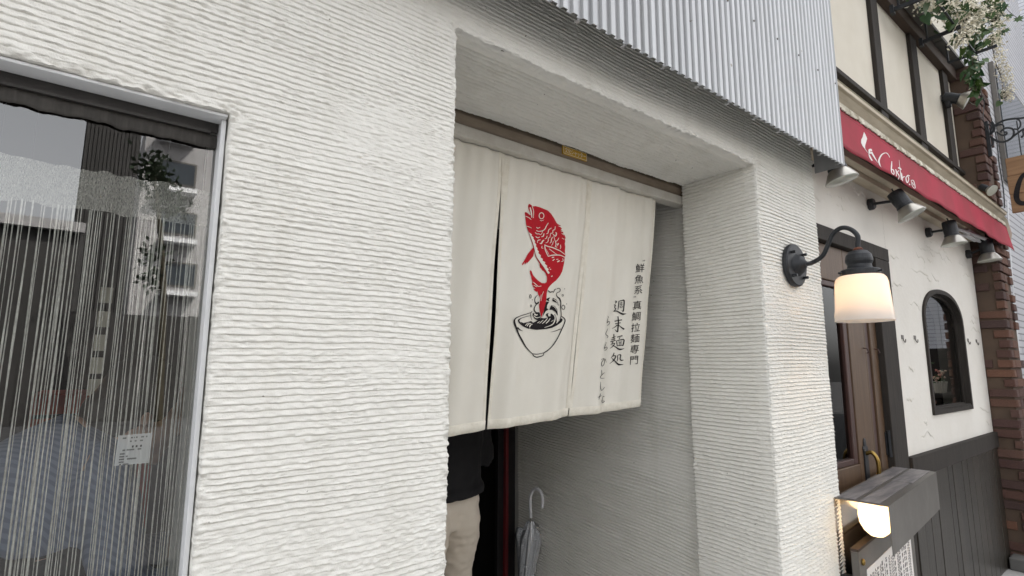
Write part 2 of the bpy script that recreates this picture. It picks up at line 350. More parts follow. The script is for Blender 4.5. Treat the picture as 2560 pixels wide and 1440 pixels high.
def heightfield(name, P0, U, V, N, us, vs, hf, mat_, parent, holes=(), lip=0.0, edge_jit=0.0):
    """grid P0+u*U+v*V displaced by hf(u,v) along N; holes are (u0,u1,v0,v1); lips run back along -N round holes and borders"""
    uu, vv = np.meshgrid(us, vs); h = hf(uu, vv)
    if edge_jit:
        for (a, b, c, d) in holes:
            for e, ax, lo, hi in ((a, 0, c, d), (b, 0, c, d), (c, 1, a, b), (d, 1, a, b)):
                q = uu if ax == 0 else vv; o = vv if ax == 0 else uu
                dist = np.abs(q-e); inr = (o > lo-.03) & (o < hi+.03)
                near = np.where(inr, np.exp(-(dist/.015)**2), 0)
                h = h*(1-.6*near)+near*(.0035*vnoise(uu*45, vv*60, 91)+.0035*vnoise(uu*120, vv*140, 92)+.0028*vnoise(uu*260, vv*260, 93)-.001)
    P = np.array(P0)[None, None, :]+uu[..., None]*np.array(U)+vv[..., None]*np.array(V)+h[..., None]*np.array(N)
    if edge_jit:
        for (a, b, c, d) in holes:
            for e, ax, lo, hi in ((a, 0, c, d), (b, 0, c, d), (c, 1, a, b), (d, 1, a, b)):
                q = uu if ax == 0 else vv; o = vv if ax == 0 else uu
                m_ = (np.abs(q-e) < .004) & (o > lo-.001) & (o < hi+.001)
                dirv = np.array(U) if ax == 0 else np.array(V)
                j = edge_jit*(.7*vnoise(o*62, o*0+ax*9+e*31, 55)+.5*vnoise(o*170, o*0+ax*5+e*17, 56)+.6*vnoise(o*9, o*0+e*7, 57))
                P = P+(m_*j)[..., None]*dirv
    nv, nu = uu.shape
    idx = np.arange(nv*nu).reshape(nv, nu)
    q = np.stack([idx[:-1, :-1], idx[:-1, 1:], idx[1:, 1:], idx[1:, :-1]], -1)
    cu = (uu[:-1, :-1]+uu[1:, 1:])/2; cv = (vv[:-1, :-1]+vv[1:, 1:])/2
    keep = np.ones(cu.shape, bool)
    for (a, b, c, d) in holes: keep &= ~((cu > a) & (cu < b) & (cv > c) & (cv < d))
    fq = q[keep]
    if np.dot(np.cross(np.array(U), np.array(V)), np.array(N)) < 0: fq = fq[:, ::-1]
    verts = P.reshape(-1, 3)
    if lip:
        e = np.concatenate([fq[:, [i, (i+1) % 4]] for i in range(4)])
        key = np.minimum(e[:, 0], e[:, 1]).astype(np.int64)*(nv*nu)+np.maximum(e[:, 0], e[:, 1])
        un, inv, cnt = np.unique(key, return_inverse=True, return_counts=True)
        be = e[cnt[inv] == 1]; bv = np.unique(be)
        remap = -np.ones(nv*nu, np.int64); remap[bv] = len(verts)+np.arange(len(bv))
        base = (np.array(P0)+uu.reshape(-1, 1)[bv]*np.array(U)+vv.reshape(-1, 1)[bv]*np.array(V))
        back = verts[bv]*1.0; back = back-np.outer((back-base) @ np.array(N)+lip, np.array(N))
        lq = np.stack([be[:, 1], be[:, 0], remap[be[:, 0]], remap[be[:, 1]]], -1)
        verts = np.concatenate([verts, back]); fq = np.concatenate([fq, lq])
    used = np.unique(fq); rm = -np.ones(len(verts), np.int64); rm[used] = np.arange(len(used)); verts = verts[used]; fq = rm[fq]
    me = bpy.data.meshes.new(name); me.vertices.add(len(verts)); me.vertices.foreach_set('co', verts.astype(np.float32).ravel())
    me.loops.add(fq.size); me.loops.foreach_set('vertex_index', fq.astype(np.int32).ravel())
    me.polygons.add(len(fq)); me.polygons.foreach_set('loop_start', (np.arange(len(fq))*4).astype(np.int32))
    me.polygons.foreach_set('use_smooth', np.ones(len(fq), bool)); me.update(calc_edges=True); me.validate()
    return link(name, me, mat_, parent)
# ================================================================== WHITE RAMEN SHOP
DOOR_L, DOOR_R, LINTEL, PIER_R = .605, 1.985, 2.293, 2.505
WIN_R, WIN_T, WIN_B, WIN_L = .148, 1.938, .55, -1.25
shop = thing('shop_building', 'white comb-plastered shop with recessed entrance and ribbed metal band above', 'building', (0.9, .3, 0))
Z0, Z1, XL = .60, 2.62, -.46
us = axis([XL, WIN_R, DOOR_L, DOOR_R, PIER_R], .0044); vs = axis([Z0, WIN_T, LINTEL, Z1], .00125)
def hf_face(u, v):
    pier = sstep(DOOR_R-.02, DOOR_R, u)
    a = comb(u, v, .0116, 11, .0026); b = comb(u, v, .0142, 23, .0043)
    return a*(1-pier)+b*pier
heightfield('plaster_face', (0, 0, 0), (1, 0, 0), (0, 0, 1), (0, -1, 0), us, vs, hf_face, M['stucco'], shop,
            holes=((XL-1, WIN_R, Z0-1, WIN_T), (DOOR_L, DOOR_R, Z0-1, LINTEL)), lip=.05, edge_jit=.0016)
SOF = .335
heightfield('plaster_soffit', (0, 0, LINTEL), (1, 0, 0), (0, 1, 0), (0, 0, -1), axis([DOOR_L-.002, DOOR_R+.02], .0045), axis([.004, SOF], .0012),
            lambda u, v: comb(u, -v, .0160, 31, .0125, .5, .24)-.0075, M['stucco'], shop, lip=.03)
heightfield('plaster_jamb', (DOOR_R, 0, 0), (0, 1, 0), (0, 0, 1), (-1, 0, 0), axis([.004, SOF], .0045), axis([Z0, LINTEL], .0018),
            lambda u, v: comb(u, v, .0150, 41, .0066, .8, .10), M['stucco'], shop, lip=.03)
AX = 2.035
heightfield('plaster_alcove_wall', (AX, 0, 0), (0, 1, 0), (0, 0, 1), (-1, 0, 0), axis([.30, 1.56], .0085), axis([.25, 2.32], .0019),
            lambda u, v: comb(u, -(v-.085*u), .0145, 51, .0066, .7, .12), M['stucco'], shop)
# plain wall masses behind and around the combed faces
w = MB()
w.box((-10, .004, 0), (WIN_L, .30, 2.62))                       # left of the window
w.box((WIN_L, .012, 0), (WIN_R, .30, WIN_B))                    # below the window
w.box((WIN_L, .045, WIN_T+.002), (WIN_R, .068, 2.62))            # above the window
w.box((WIN_R+.002, .045, 0), (DOOR_L-.003, .30, 2.62))          # between window and door
w.box((DOOR_L-.003, .045, LINTEL+.028), (DOOR_R+.03, .30, 2.62))   # lintel
w.box((DOOR_R+.031, .045, 0), (PIER_R-.003, .335, 2.62))        # pier
w.box((DOOR_R+.004, .012, 0), (PIER_R, .2, Z0))                 # pier foot
w.box((XL, .010, 0), (DOOR_L, .2, Z0)) if False else None
w.box((WIN_R, .010, 0), (DOOR_L, .2, Z0-.002))
w.box((DOOR_L-.16, .301, 0), (DOOR_L-.003, 1.56, 2.62))         # alcove left wall
w.box((AX+.006, .336, 0), (PIER_R-.004, 2.6, 2.62))             # alcove right mass
w.box((DOOR_L-.003, .40, 2.335), (AX+.005, 2.6, 2.62))          # alcove ceiling
w.box((-10, .005, 2.62), (PIER_R-.004, 8, 6.6))                 # upper storeys
w.box((-10, 3.2, 0), (PIER_R-.004, 8, 2.62))
w.box((-10, .302, 0), (-9.7, 3.2, 2.62))
w.build('wall_core', M['render'], shop)
# inner rooms
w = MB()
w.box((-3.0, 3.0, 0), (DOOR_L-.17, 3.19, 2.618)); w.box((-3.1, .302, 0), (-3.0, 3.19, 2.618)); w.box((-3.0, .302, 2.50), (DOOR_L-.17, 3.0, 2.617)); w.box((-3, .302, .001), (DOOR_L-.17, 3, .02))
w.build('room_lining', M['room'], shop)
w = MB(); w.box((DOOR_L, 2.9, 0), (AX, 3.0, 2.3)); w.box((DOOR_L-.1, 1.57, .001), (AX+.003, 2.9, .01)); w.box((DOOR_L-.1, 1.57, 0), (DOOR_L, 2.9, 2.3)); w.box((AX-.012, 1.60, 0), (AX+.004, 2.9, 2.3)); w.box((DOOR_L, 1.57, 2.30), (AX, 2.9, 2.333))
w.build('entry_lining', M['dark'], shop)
# sliding door edge at the back of the alcove, red lacquered stile
sd = MB().box((1.895, 1.575, .01), (2.022, 1.60, 2.28)).build('sliding_door', M['black_door'], shop)
xr = on_y(1263, 1250, 1.555)[0], on_y(1270, 1250, 1.555)[0]
MB().box((xr[0], 1.550, .012), (xr[1], 1.574, 2.27)).build('red_stile', M['red_edge'], sd, bevel=.002)
MB().box((1.955, 1.566, .78), (1.972, 1.576, .90)).build('finger_pull', M['iron'], sd)
# shutter box over the curtain
sb = MB().prof_x([(.352, 2.248), (.346, 2.262), (.345, 2.285), (.352, 2.306), (.372, 2.32), (.40, 2.32), (.40, 2.248)], DOOR_L+.002, DOOR_R+.046).build('shutter_housing', M['shutter'], shop)
MB().box((DOOR_L+.003, .338, 2.209), (DOOR_R+.040, .392, 2.2475)).build('guide_bar', M['bar'], sb, bevel=.003)
# maker's plate with its lettering
def text_mesh(s, size=1.0):
    cu = bpy.data.curves.new('t', 'FONT'); cu.body = s; cu.size = size; cu.align_x = 'CENTER'; cu.align_y = 'CENTER'; cu.resolution_u = 3
    o = bpy.data.objects.new('t', cu); COL.objects.link(o); bpy.context.view_layer.update()
    dg = bpy.context.evaluated_depsgraph_get(); me = bpy.data.meshes.new_from_object(o.evaluated_get(dg))
    vs = [tuple(v.co) for v in me.vertices]; fs = [tuple(p.vertices) for p in me.polygons]
    bpy.data.objects.remove(o); bpy.data.meshes.remove(me); bpy.data.curves.remove(cu)
    return vs, fs
pa, pb = on_y(1406, 385, .343), on_y(1466, 397, .343)
pz = 2.279; ph = .0165
pl = MB().box((pa[0], .3395, pz-ph), (pb[0], .3462, pz+ph)).build('maker_plate', M['plate'], sb, bevel=.002)
vs_, fs_ = text_mesh('文化シャッター'); xs = [v[0] for v in vs_]; ys = [v[1] for v in vs_]
sx = (pb[0]-pa[0])*.86/(max(xs)-min(xs)); sy = ph*1.25/(max(ys)-min(ys)); cx, cy = (max(xs)+min(xs))/2, (max(ys)+min(ys))/2
mb = MB().add([((pa[0]+pb[0])/2+(x-cx)*sx, .3385, pz+(y-cy)*sy) for x, y, z in vs_], fs_)
for a, b in (((pa[0]+.002, pz+ph-.0035), (pb[0]-.002, pz+ph-.002)), ((pa[0]+.002, pz-ph+.002), (pb[0]-.002, pz-ph+.0035)), ((pa[0]+.002, pz-ph+.004), (pa[0]+.0035, pz+ph-.004)), ((pb[0]-.0035, pz-ph+.004), (pb[0]-.002, pz+ph-.004))):
    mb.add([(a[0], .3388, a[1]), (b[0], .3388, a[1]), (b[0], .3388, b[1]), (a[0], .3388, b[1])], [(0, 1, 2, 3)])
mb.build('plate_lettering', M['plate_ink'], pl, fixn=False)
# ribbed metal band
CY, CZ = -.12, 2.378
mb = MB(); pts = []; x = -4.0; p = .0352
while x < 2.526:
    for dx, dy in ((0, 0), (.19, 0), (.28, -.0085), (.70, -.0085), (.79, 0)): pts.append((x+dx*p, CY+dy))
    x += p
pts = [q for q in pts if q[0] < 2.522]+[(2.526, CY-.004), (2.528, CY+.02), (2.528, -.002)]
zs = [CZ, CZ+.002, 4.9]
front = [[(a, b, z) for a, b in pts] for z in zs]
mb.loft(front, caps=False, closed=False)
cl = mb.build('ribbed_cladding', M['clad'], shop, fixn=False)
so = cl.modifiers.new('sheet', 'SOLIDIFY'); so.thickness = .0014; so.offset = 0
for k in range(26):
    x = 2.48-k*.176; MB().box((x-.006, CY+.001, CZ-.0035), (x+.006, CY+.014, CZ-.0015)).build('clip', M['clad'], cl)
for zz in (2.75, 3.6, 4.5):
    for k in range(20): x = 2.506-.0352*(5*k)-.0352*.5+.0; MB().lathe([(.004, 0), (.004, .003), (.0015, .004)], 8, Matrix.Translation((x, CY-.0112, zz)) @ Matrix.Rotation(R(90), 4, 'X')).build('screw', M['steel'], cl)
mb = MB(); mb.box((-4, -.109, 4.86), (2.52, .004, 4.89)); mb.build('cladding_cap', M['clad'], cl)
# shop window: aluminium frame, rails, pane
win = MB()
fy0, fy1 = .018, .060; fw_ = .022
win.box((WIN_L+.003, .006, WIN_T-.0065), (WIN_R-.0035, .0475, WIN_T-.001)); win.box((WIN_R-.0105, fy0+.001, WIN_B+.003), (WIN_R-.003, fy1-.001, WIN_T-.007))
win.box((WIN_L+.003, fy0, WIN_B+.002), (WIN_R-.011, fy1, WIN_B+.03)); win.box((WIN_L+.003, fy0+.001, WIN_B+.031), (WIN_L+.026, fy1-.001, WIN_T-.007))
wf = win.build('window_frame', M['alu'], shop, bevel=.0015)
GL_R, GL_T = WIN_R-.0108, WIN_T-.002
GY = .056
MB().add([(WIN_L+.027, GY, WIN_B+.031), (GL_R, GY, WIN_B+.031), (GL_R, GY, GL_T), (WIN_L+.027, GY, GL_T)], [(0, 1, 2, 3)]).build('pane', M['pane'], wf)
z_r = on_y(0, 207, .047)[2]
MB().box((WIN_L+.027, .048, z_r+.003), (GL_R-.0005, .055, WIN_T-.001)).build('head_rail', M['brown_rail'], wf, bevel=.001)
MB().box((WIN_L+.027, .043, z_r-.002), (GL_R-.012, .0545, z_r+.0025)).build('rail_bead', M['brown_rail'], wf)
# ribbed brown valance with wavy hem hanging outside the pane
z_w = on_y(0, 253, .05)[2]
mb = MB(); n = 560; rings = []
xs = np.linspace(WIN_L+.03, GL_R-.001, n)
ribs = .0016*vnoise(xs*120, xs*0, 3)+.0009*np.sin(xs*2*math.pi/.011+2*vnoise(xs*9, xs*0, 5))
wavy = .0006*np.sin(xs*2*math.pi/.031+1.5*vnoise(xs*12, xs*0, 8))+.0024*vnoise(xs*40, xs*0, 9)
for t in (0, .4, .75, 1):
    rings.append([(x, .0505+r*(.4+.6*t), (z_r-.0022)*(1-t)+(z_w+wv)*t) for x, r, wv in zip(xs, ribs, wavy)])
mb.loft(rings, caps=False, closed=False)
o = mb.build('valance', M['val_brown'], wf, smooth=True, fixn=False); o.modifiers.new('cloth', 'SOLIDIFY').thickness = .001

# ------------------------------------------------------------------ string curtain behind the pane
CYs = .105
curtain = thing('string_curtain', 'glittery grey-beige string curtain hanging inside the shop window', 'curtain', (-.2, CYs, .62))
zt, zb = on_y(0, 384, CYs)[2], on_y(0, 497, CYs)[2]
zt2, zb2 = on_y(528, 462, CYs)[2], on_y(520, 548, CYs)[2]
xs = np.linspace(WIN_L+.05, .168, 420)
mb = MB(); rings = []
for t in (0, .33, .66, 1):
    rings.append([(x, CYs+.003*math.sin(x*60)+.002*math.sin(x*171), (zt*(1-t)+zb*t)+(.003*vnoise(x*60, t*9, 4) if t in (0, 1) else 0)) for x in xs])
mb.loft(rings, caps=False, closed=False); mb.build('heading', M['sheer'], curtain, smooth=True, fixn=False)
MB().tube([(WIN_L+.03, CYs+.012, 2.12), (.3, CYs+.012, 2.12)], .008, 8).build('curtain_rod', M['iron'], curtain)
mb = MB()
for x in np.arange(WIN_L+.06, .16, .06): mb.tube([(x, CYs+.008, 2.12), (x, CYs+.002, zt)], .0004, 4)
mb.build('hanging_loop', M['dark'], curtain)
tag(curtain.children[-1], None, None, kind='stuff')
mb = MB(); x = WIN_L+.05; rs = random.Random(3)
while x < .168:
    r = rs.choice([.0007, .0008, .0009, .0011, .0013]); ph = rs.uniform(0, 6); y0 = CYs+rs.uniform(-.012, .012); dx = rs.gauss(0, .0012)
    pts = []; rr = []
    nz = 46
    for i in range(nz+1):
        t = i/nz; z = (zb+.004)*(1-t)+.45*t
        pts.append((x+dx*t+.0004*math.sin(z*11+ph), y0+.001*math.sin(z*31+ph), z)); rr.append(r*(1+.35*math.sin(z*420+ph*5)))
    mb.tube(pts, rr, 5, caps=False)
    x += rs.choice([.0028, .0034, .0042, .005, .0065, .008, .010])
o = mb.build('strings', M['string'], curtain, smooth=True, fixn=False); tag(o, None, None, kind='stuff')
# ================================================================== NOREN (split door curtain)
NT = 2.207
def noren_y(x, z):
    t = np.clip((NT-np.asarray(z, float))/.9, 0, 1.1); x = np.asarray(x, float)
    y = .366+.118*t**1.25
    y = y+(.0080*np.sin(x*31+1.3*np.sin(t*2.2))+.0055*np.sin(x*57+2.1+t*1.7))*(.35+.65*t)+.003*np.sin(x*118+t*3)*np.exp(-t*4)
    y = y+.004*vnoise(x*9, t*5, 77)+.0012*vnoise(x*26, t*6, 78)
    y = y-.020*np.exp(-((x-1.80-.02*t)/.03)**2)*sstep(.35, 1, t)
    return y
def on_noren(px, py, off=0.0):
    Y = .42
    for _ in range(12):
        p = on_y(px, py, Y); Y = float(noren_y(p[0], p[2]))-off
    return on_y(px, py, Y)
noren = thing('noren_curtain', 'cream split door curtain printed with red sea bream leaping from bowl', 'curtain', (1.22, .42, 1.29))
edges = [(.612, .618), (1.012, 1.046), (1.0135, 1.056), (1.430, 1.418), (1.4315, 1.424), (1.832, 1.812)]
zbot = [1.274, 1.2915, 1.292, 1.3165, 1.3155, 1.337]
def panel(i):
    (a0, a1), (b0, b1) = edges[2*i], edges[2*i+1]; za, zb_ = zbot[2*i], zbot[2*i+1]
    nu, nt_ = 64, 90; rings = []
    for j in range(nt_+1):
        t = j/nt_; row = []
        for k in range(nu+1):
            s = k/nu; bul = .010*math.sin(math.pi*min(1, max(0, (t-.14)/.86)))**.8; e0 = a0+(a1-a0)*t**1.3+(bul*.25 if i == 1 else 0); e1 = b0+(b1-b0)*t**1.3-(bul if i == 0 else 0); x = e0+(e1-e0)*s
            zl = za+(zb_-za)*s-.004*math.sin(math.pi*s); z = NT+(zl-NT)*t
            row.append((x, float(noren_y(x, z)), z))
        rings.append(row)
    return rings
for i in range(3):
    rg = panel(i)
    p = MB().loft(rg, caps=False, closed=False).build('cloth_panel', M['cloth'], noren, smooth=True, fixn=False)
    p.modifiers.new('cloth', 'SOLIDIFY').thickness = .0012
    m_ = MB()
    off = lambda q, d=.0022: (q[0], q[1]-d, q[2])
    jn = len(rg)
    # bottom hem: a folded double strip, slightly proud
    hr = [[(q[0], q[1]-.0010, q[2]) for q in rg[jn-4]], [(q[0], q[1]-.0034-.0010*math.sin(k*2.4), q[2]-.003) for k, q in enumerate(rg[jn-4])], [(q[0], q[1]-.0034-.0010*math.sin(k*2.4+1), q[2]) for k, q in enumerate(rg[jn-1])], [(q[0], q[1]+.002, q[2]-.0025) for q in rg[jn-1]]]
    m_.loft(hr, caps=False, closed=False)
    h = m_.build('bottom_hem', M['hem'], noren, smooth=True, fixn=False)
    for side in (0, 1):
        if i == 0 and side == 0: continue
        ks = (0, 2) if side == 0 else (-1, -3)
        m_ = MB().loft([[(r[ks[0]][0], r[ks[0]][1]-.0004, r[ks[0]][2]) for r in rg], [off(r[ks[0]]) for r in rg], [off(r[ks[1]]) for r in rg], [(r[ks[1]][0], r[ks[1]][1]-.0004, r[ks[1]][2]) for r in rg]], caps=False, closed=False)
        m_.build('side_hem', M['hem'], noren, fixn=False)
# seam tape that joins the upper part of the first slit and all of the second
def strip(pxs, w, off, name, mt):
    pts = catmull(pxs, 8); L = []; Rr = []
    for q in pts: L.append(tuple(on_noren(q[0]-w/2, q[1], off))); Rr.append(tuple(on_noren(q[0]+w/2, q[1], off)))
    MB().loft([L, Rr], caps=False, closed=False).build(name, mt, noren, fixn=False)
strip([(1270, 392), (1265, 440), (1261, 500)], 13, .003, 'seam_tape', M['hem'])
strip([(1477, 452), (1460, 620), (1441, 800), (1428, 930), (1420, 1020)], 9, .0032, 'seam_tape', M['hem'])
# ---- prints, drawn as flat shapes lying on the cloth
class Ink:
    def __init__(s, surf): s.m = MB(); s.surf = surf
    def poly(s, pts, off, grid=14):
        P = [Vector((float(a), float(b))) for a, b in pts]; n = len(P)
        xs_ = [p.x for p in P]; ys_ = [p.y for p in P]
        G = []
        x = min(xs_)+grid/2
        while x < max(xs_):
            y = min(ys_)+grid/2
            while y < max(ys_): G.append(Vector((x, y))); y += grid
            x += grid
        V, E, Fc, *_ = delaunay_2d_cdt(P+G, [], [list(range(n))], 1, 1e-4)
        s.m.add([s.surf(v.x, v.y, off) for v in V], [tuple(f) for f in Fc])
    def stroke(s, pts, w, off, k=5):
        c = catmull(pts, k); n = len(c); ws = w if isinstance(w, (list, tuple)) else None
        L = []; Q = []
        for i, q in enumerate(c):
            d = c[min(i+1, n-1)]-c[max(i-1, 0)]; d = d/(np.linalg.norm(d)+1e-9); nn = np.array([-d[1], d[0]])
            t = i/(n-1)
            if ws: f = t*(len(ws)-1); a = min(int(f), len(ws)-2); wd = ws[a]+(ws[a+1]-ws[a])*(f-a)
            else: wd = w*(.75+.5*math.sin(math.pi*min(1, t*1.15+.05))*.6)
            L.append(s.surf(*(q+nn*wd/2), off)); Q.append(s.surf(*(q-nn*wd/2), off))
        s.m.loft([L, Q], caps=False, closed=False)
    def ring(s, cx, cy, rx, ry, w, off):
        n = 20; A = []; B = []
        for i in range(n+1):
            a = 2*math.pi*i/n; A.append(s.surf(cx+(rx+w/2)*math.cos(a), cy+(ry+w/2)*math.sin(a), off)); B.append(s.surf(cx+(rx-w/2)*math.cos(a), cy+(ry-w/2)*math.sin(a), off))
        s.m.loft([A, B], caps=False, closed=False)
    def done(s, name, mt, parent): return s.m.build(name, mt, parent, fixn=False)
fs = lambda x, y, o: tuple(on_noren(1295+x/10.286, 500+y/10.286, o))
bs = lambda x, y, o: tuple(on_noren(1275+x/7.58, 710+y/7.58, o))
FO, FC = .0030, .0045
k = Ink(fs)
k.poly([(300,100),(345,130),(372,165),(450,155),(560,185),(660,225),(770,270),(850,350),(930,470),(990,580),(1020,615),(1112,665),(1070,672),(1137,740),(1100,745),(1172,840),(1150,850),(1197,900),(1232,995),(1205,985),(1216,1060),(1204,1130),(1216,1200),(1208,1300),(1216,1434),(1195,1534),(1190,1610),(1165,1720),(1140,1830),(1090,1930),(1040,2000),(980,2070),(890,2140),(820,2210),(775,2270),(755,2340),(740,2400),(735,2500),(715,2640),(660,2860),(602,3028),(560,2860),(547,2771),(541,2676),(555,2604),(560,2494),(520,2434),(500,2350),(480,2364),(420,2324),(400,2294),(450,2284),(360,2204),(400,2215),(355,2164),(375,2104),(345,2024),(340,1964),(315,1894),(305,1824),(330,1804),(355,1844),(390,1934),(450,2004),(520,2074),(610,2134),(690,2139),(735,2114),(745,2034),(740,1964),(700,1874),(650,1814),(640,1830),(580,1734),(570,1760),(555,1634),(500,1544),(450,1464),(430,1364),(400,1270),(385,1180),(350,1060),(300,930),(275,830),(240,740),(225,700),(210,640),(200,560),(185,440),(180,380),(172,330),(195,305),(240,330),(300,380),(330,390),(300,310),(270,230),(258,160),(275,110)], FO, 55)
k.poly([(380,1230),(340,1280),(250,1390),(170,1540),(100,1650),(115,1680),(150,1640),(165,1590),(180,1665),(222,1590),(215,1640),(290,1570),(350,1500),(395,1440),(412,1340),(400,1240)], FO, 55)
k.done('fish_print', M['ink_red'], noren)
k = Ink(fs)
k.poly([(285,830),(360,890),(345,920),(400,960),(395,990),(440,1060),(430,1090),(470,1150),(460,1190),(500,1240),(495,1280),(540,1330),(520,1360),(590,1430),(575,1470),(640,1520),(630,1560),(700,1600),(690,1640),(750,1690),(740,1730),(790,1780),(770,1810),(815,1870),(790,1900),(760,1880),(720,1810),(660,1720),(600,1640),(545,1560),(485,1480),(448,1380),(428,1280),(402,1170),(366,1060),(316,930)], FC, 55)
for pts, w in (([(310,190),(345,330),(355,450)],34),([(365,160),(402,290),(395,465)],16),([(190,412),(280,455),(340,505)],16),([(565,515),(600,535),(665,510)],12),
    ([(780,590),(730,670),(690,750),(620,795),(530,805),(470,785)],20),([(860,720),(790,770),(770,850),(730,870)],20),([(960,680),(945,760),(900,780),(890,850),(840,860),(820,960),(780,975)],18),
    ([(970,830),(990,870),(960,930),(900,880)],26),([(1050,970),(1020,1030),(960,1060),(920,930)],16),([(890,950),(860,1010),(850,1080),(820,1110)],20),([(670,860),(650,930),(600,945)],22),
    ([(750,920),(730,980),(690,1000)],18),([(780,980),(770,1070),(710,1105)],18),([(580,1020),(510,1040),(500,1100)],18),([(670,1030),(630,1060),(600,1120),(560,1110)],30),([(960,1060),(980,1140),(960,1200),(1010,1210)],20),
    ([(1040,1110),(1010,1170)],30),([(1090,1150),(1100,1220),(1080,1260)],16),([(910,1050),(890,1130),(860,1170)],14),([(450,940),(510,970),(560,950)],20),([(440,830),(480,870),(540,870),(590,890),(640,800)],14),
    ([(680,1150),(760,1190),(880,1220),(1000,1270),(1100,1320),(1205,1400)],24),([(690,1160),(700,1270),(740,1370),(775,1450)],24),([(775,1450),(880,1420),(1000,1415),(1100,1425),(1210,1475)],24),([(800,1255),(900,1330),(1010,1410)],14),([(720,1260),(770,1350),(800,1420)],10),
    ([(870,1480),(930,1470)],26),([(890,1560),(940,1520)],24),([(1010,1590),(1070,1560)],30),([(1150,1500),(1160,1570),(1110,1585)],16),([(980,1530),(1040,1520)],14),([(390,2110),(450,2160),(520,2220),(600,2210)],18),([(400,2190),(490,2235)],14),
    ([(660,2350),(620,2450),(590,2600)],12),([(600,2430),(560,2560),(548,2680)],12),([(850,1970),(890,1950)],26),([(820,1780),(850,1785)],22),([(800,1740),(820,1745)],22),([(470,700),(515,725),(570,700)],16),([(210,670),(280,690),(350,720)],14),([(1040,665),(1110,700)],12),([(1100,790),(1150,815)],12),([(1120,850),(1180,900)],12),([(1130,980),(1190,1010)],12),([(620,1180),(610,1230),(650,1240)],16)):
    k.stroke(pts, w, FC, 3)
k.ring(605, 405, 62, 78, 18, FC)
k.done('fish_highlight', M['cloth'], noren)
k = Ink(bs)
for pts, w in (([(405,538),(310,570),(200,605),(110,650),(82,700),(92,760),(130,860),(170,960),(230,1070),(300,1190),(380,1280),(430,1325)],(10,14,14,20,34,40,34,28,32,22,16,14)),
    ([(970,605),(1020,645),(1045,690),(1022,770),(980,860),(930,970),(870,1080),(790,1190),(700,1270),(640,1305)],(10,18,20,18,22,18,20,18,20,14)),([(430,1325),(450,1365),(500,1385),(570,1375),(630,1350),(642,1308)],18),([(430,1322),(520,1330),(640,1305)],14),
    ([(390,598),(300,620),(215,648),(170,680),(168,705),(195,745),(260,800),(360,845)],(6,10,12,30,30,22,18,12)),([(720,122),(760,155),(800,145),(825,160)],18),([(825,158),(850,105),(880,95)],14),
    ([(890,90),(935,82),(952,110),(940,145),(895,165),(878,205),(900,245),(940,280),(962,350),(960,450),(968,540),(968,600),(945,690)],(12,12,14,12,10,14,18,26,22,16,14,14,12)),
    ([(520,210),(480,260),(470,320),(500,372),(548,340)],(8,14,14,26,22)),([(545,360),(490,400),(460,460),(465,510),(500,545),(550,540)],(8,14,18,22,26,16)),([(420,515),(395,560),(400,640),(415,680)],12),([(140,825),(190,868),(245,892)],(30,18,4)),([(770,912),(860,890),(960,850)],(3,10,14))):
    k.stroke(pts, w, FO, 4)
for pl_ in ([(190,715),(260,738),(330,722),(400,700),(440,735),(520,690),(560,660),(600,640),(640,650),(700,640),(750,620),(820,600),(850,570),(880,640),(890,740),(940,690),(975,645),(1000,680),(980,720),(900,780),(800,830),(700,852),(600,862),(500,870),(400,852),(320,822),(240,780)],
    [(690,280),(740,258),(765,255),(738,290),(742,330),(690,305)],[(810,262),(870,288),(910,350),(928,425),(890,360),(820,330),(800,320)],[(770,420),(792,400),(850,418),(895,480),(908,605),(860,530),(800,490),(745,490)],
    [(660,400),(690,330),(742,342),(705,400),(700,460),(730,482),(680,515),(645,570),(615,630),(640,520)],[(735,548),(690,562),(678,592),(722,640),(760,640),(830,640),(838,600),(790,562),(770,565),(770,610),(735,615),(718,580)],
    [(430,545),(470,560),(500,548),(560,540),(590,640),(520,690),(460,655),(430,600)]):
    k.poly(pl_, FO, 45)
for cx_, cy_, rx_, ry_, w_ in ((388,235,16,34,10),(400,415,10,22,9),(1000,215,14,16,9),(1012,442,28,40,11)): k.ring(cx_, cy_, rx_, ry_, w_, FO)
for cx_, cy_ in ((425,300),(1072,378),(1036,92)): k.ring(cx_, cy_, 3, 4, 8, FO)
k.done('bowl_print', M['ink_black'], noren)
k = Ink(bs)
for pts, w in (([(290,790),(330,745),(370,740)],11),([(322,802),(350,762),(402,745)],16),([(372,825),(385,782),(425,760)],18),([(520,740),(562,710)],12),([(560,745),(632,680)],12),([(610,752),(680,690),(712,640)],14),([(680,748),(730,700),(762,650)],16),([(780,712),(832,680)],9),([(815,568),(852,620),(850,690),(800,770),(652,826)],(10,18,20,18,8)),([(450,598),(500,640),(585,622)],14),([(462,570),(500,590),(520,575)],22),([(800,410),(850,440),(885,500)],10),([(825,285),(875,320),(905,380)],10),([(885,745),(905,690)],14)):
    k.stroke(pts, w, FC, 3)
k.done('bowl_highlight', M['cloth'], noren)
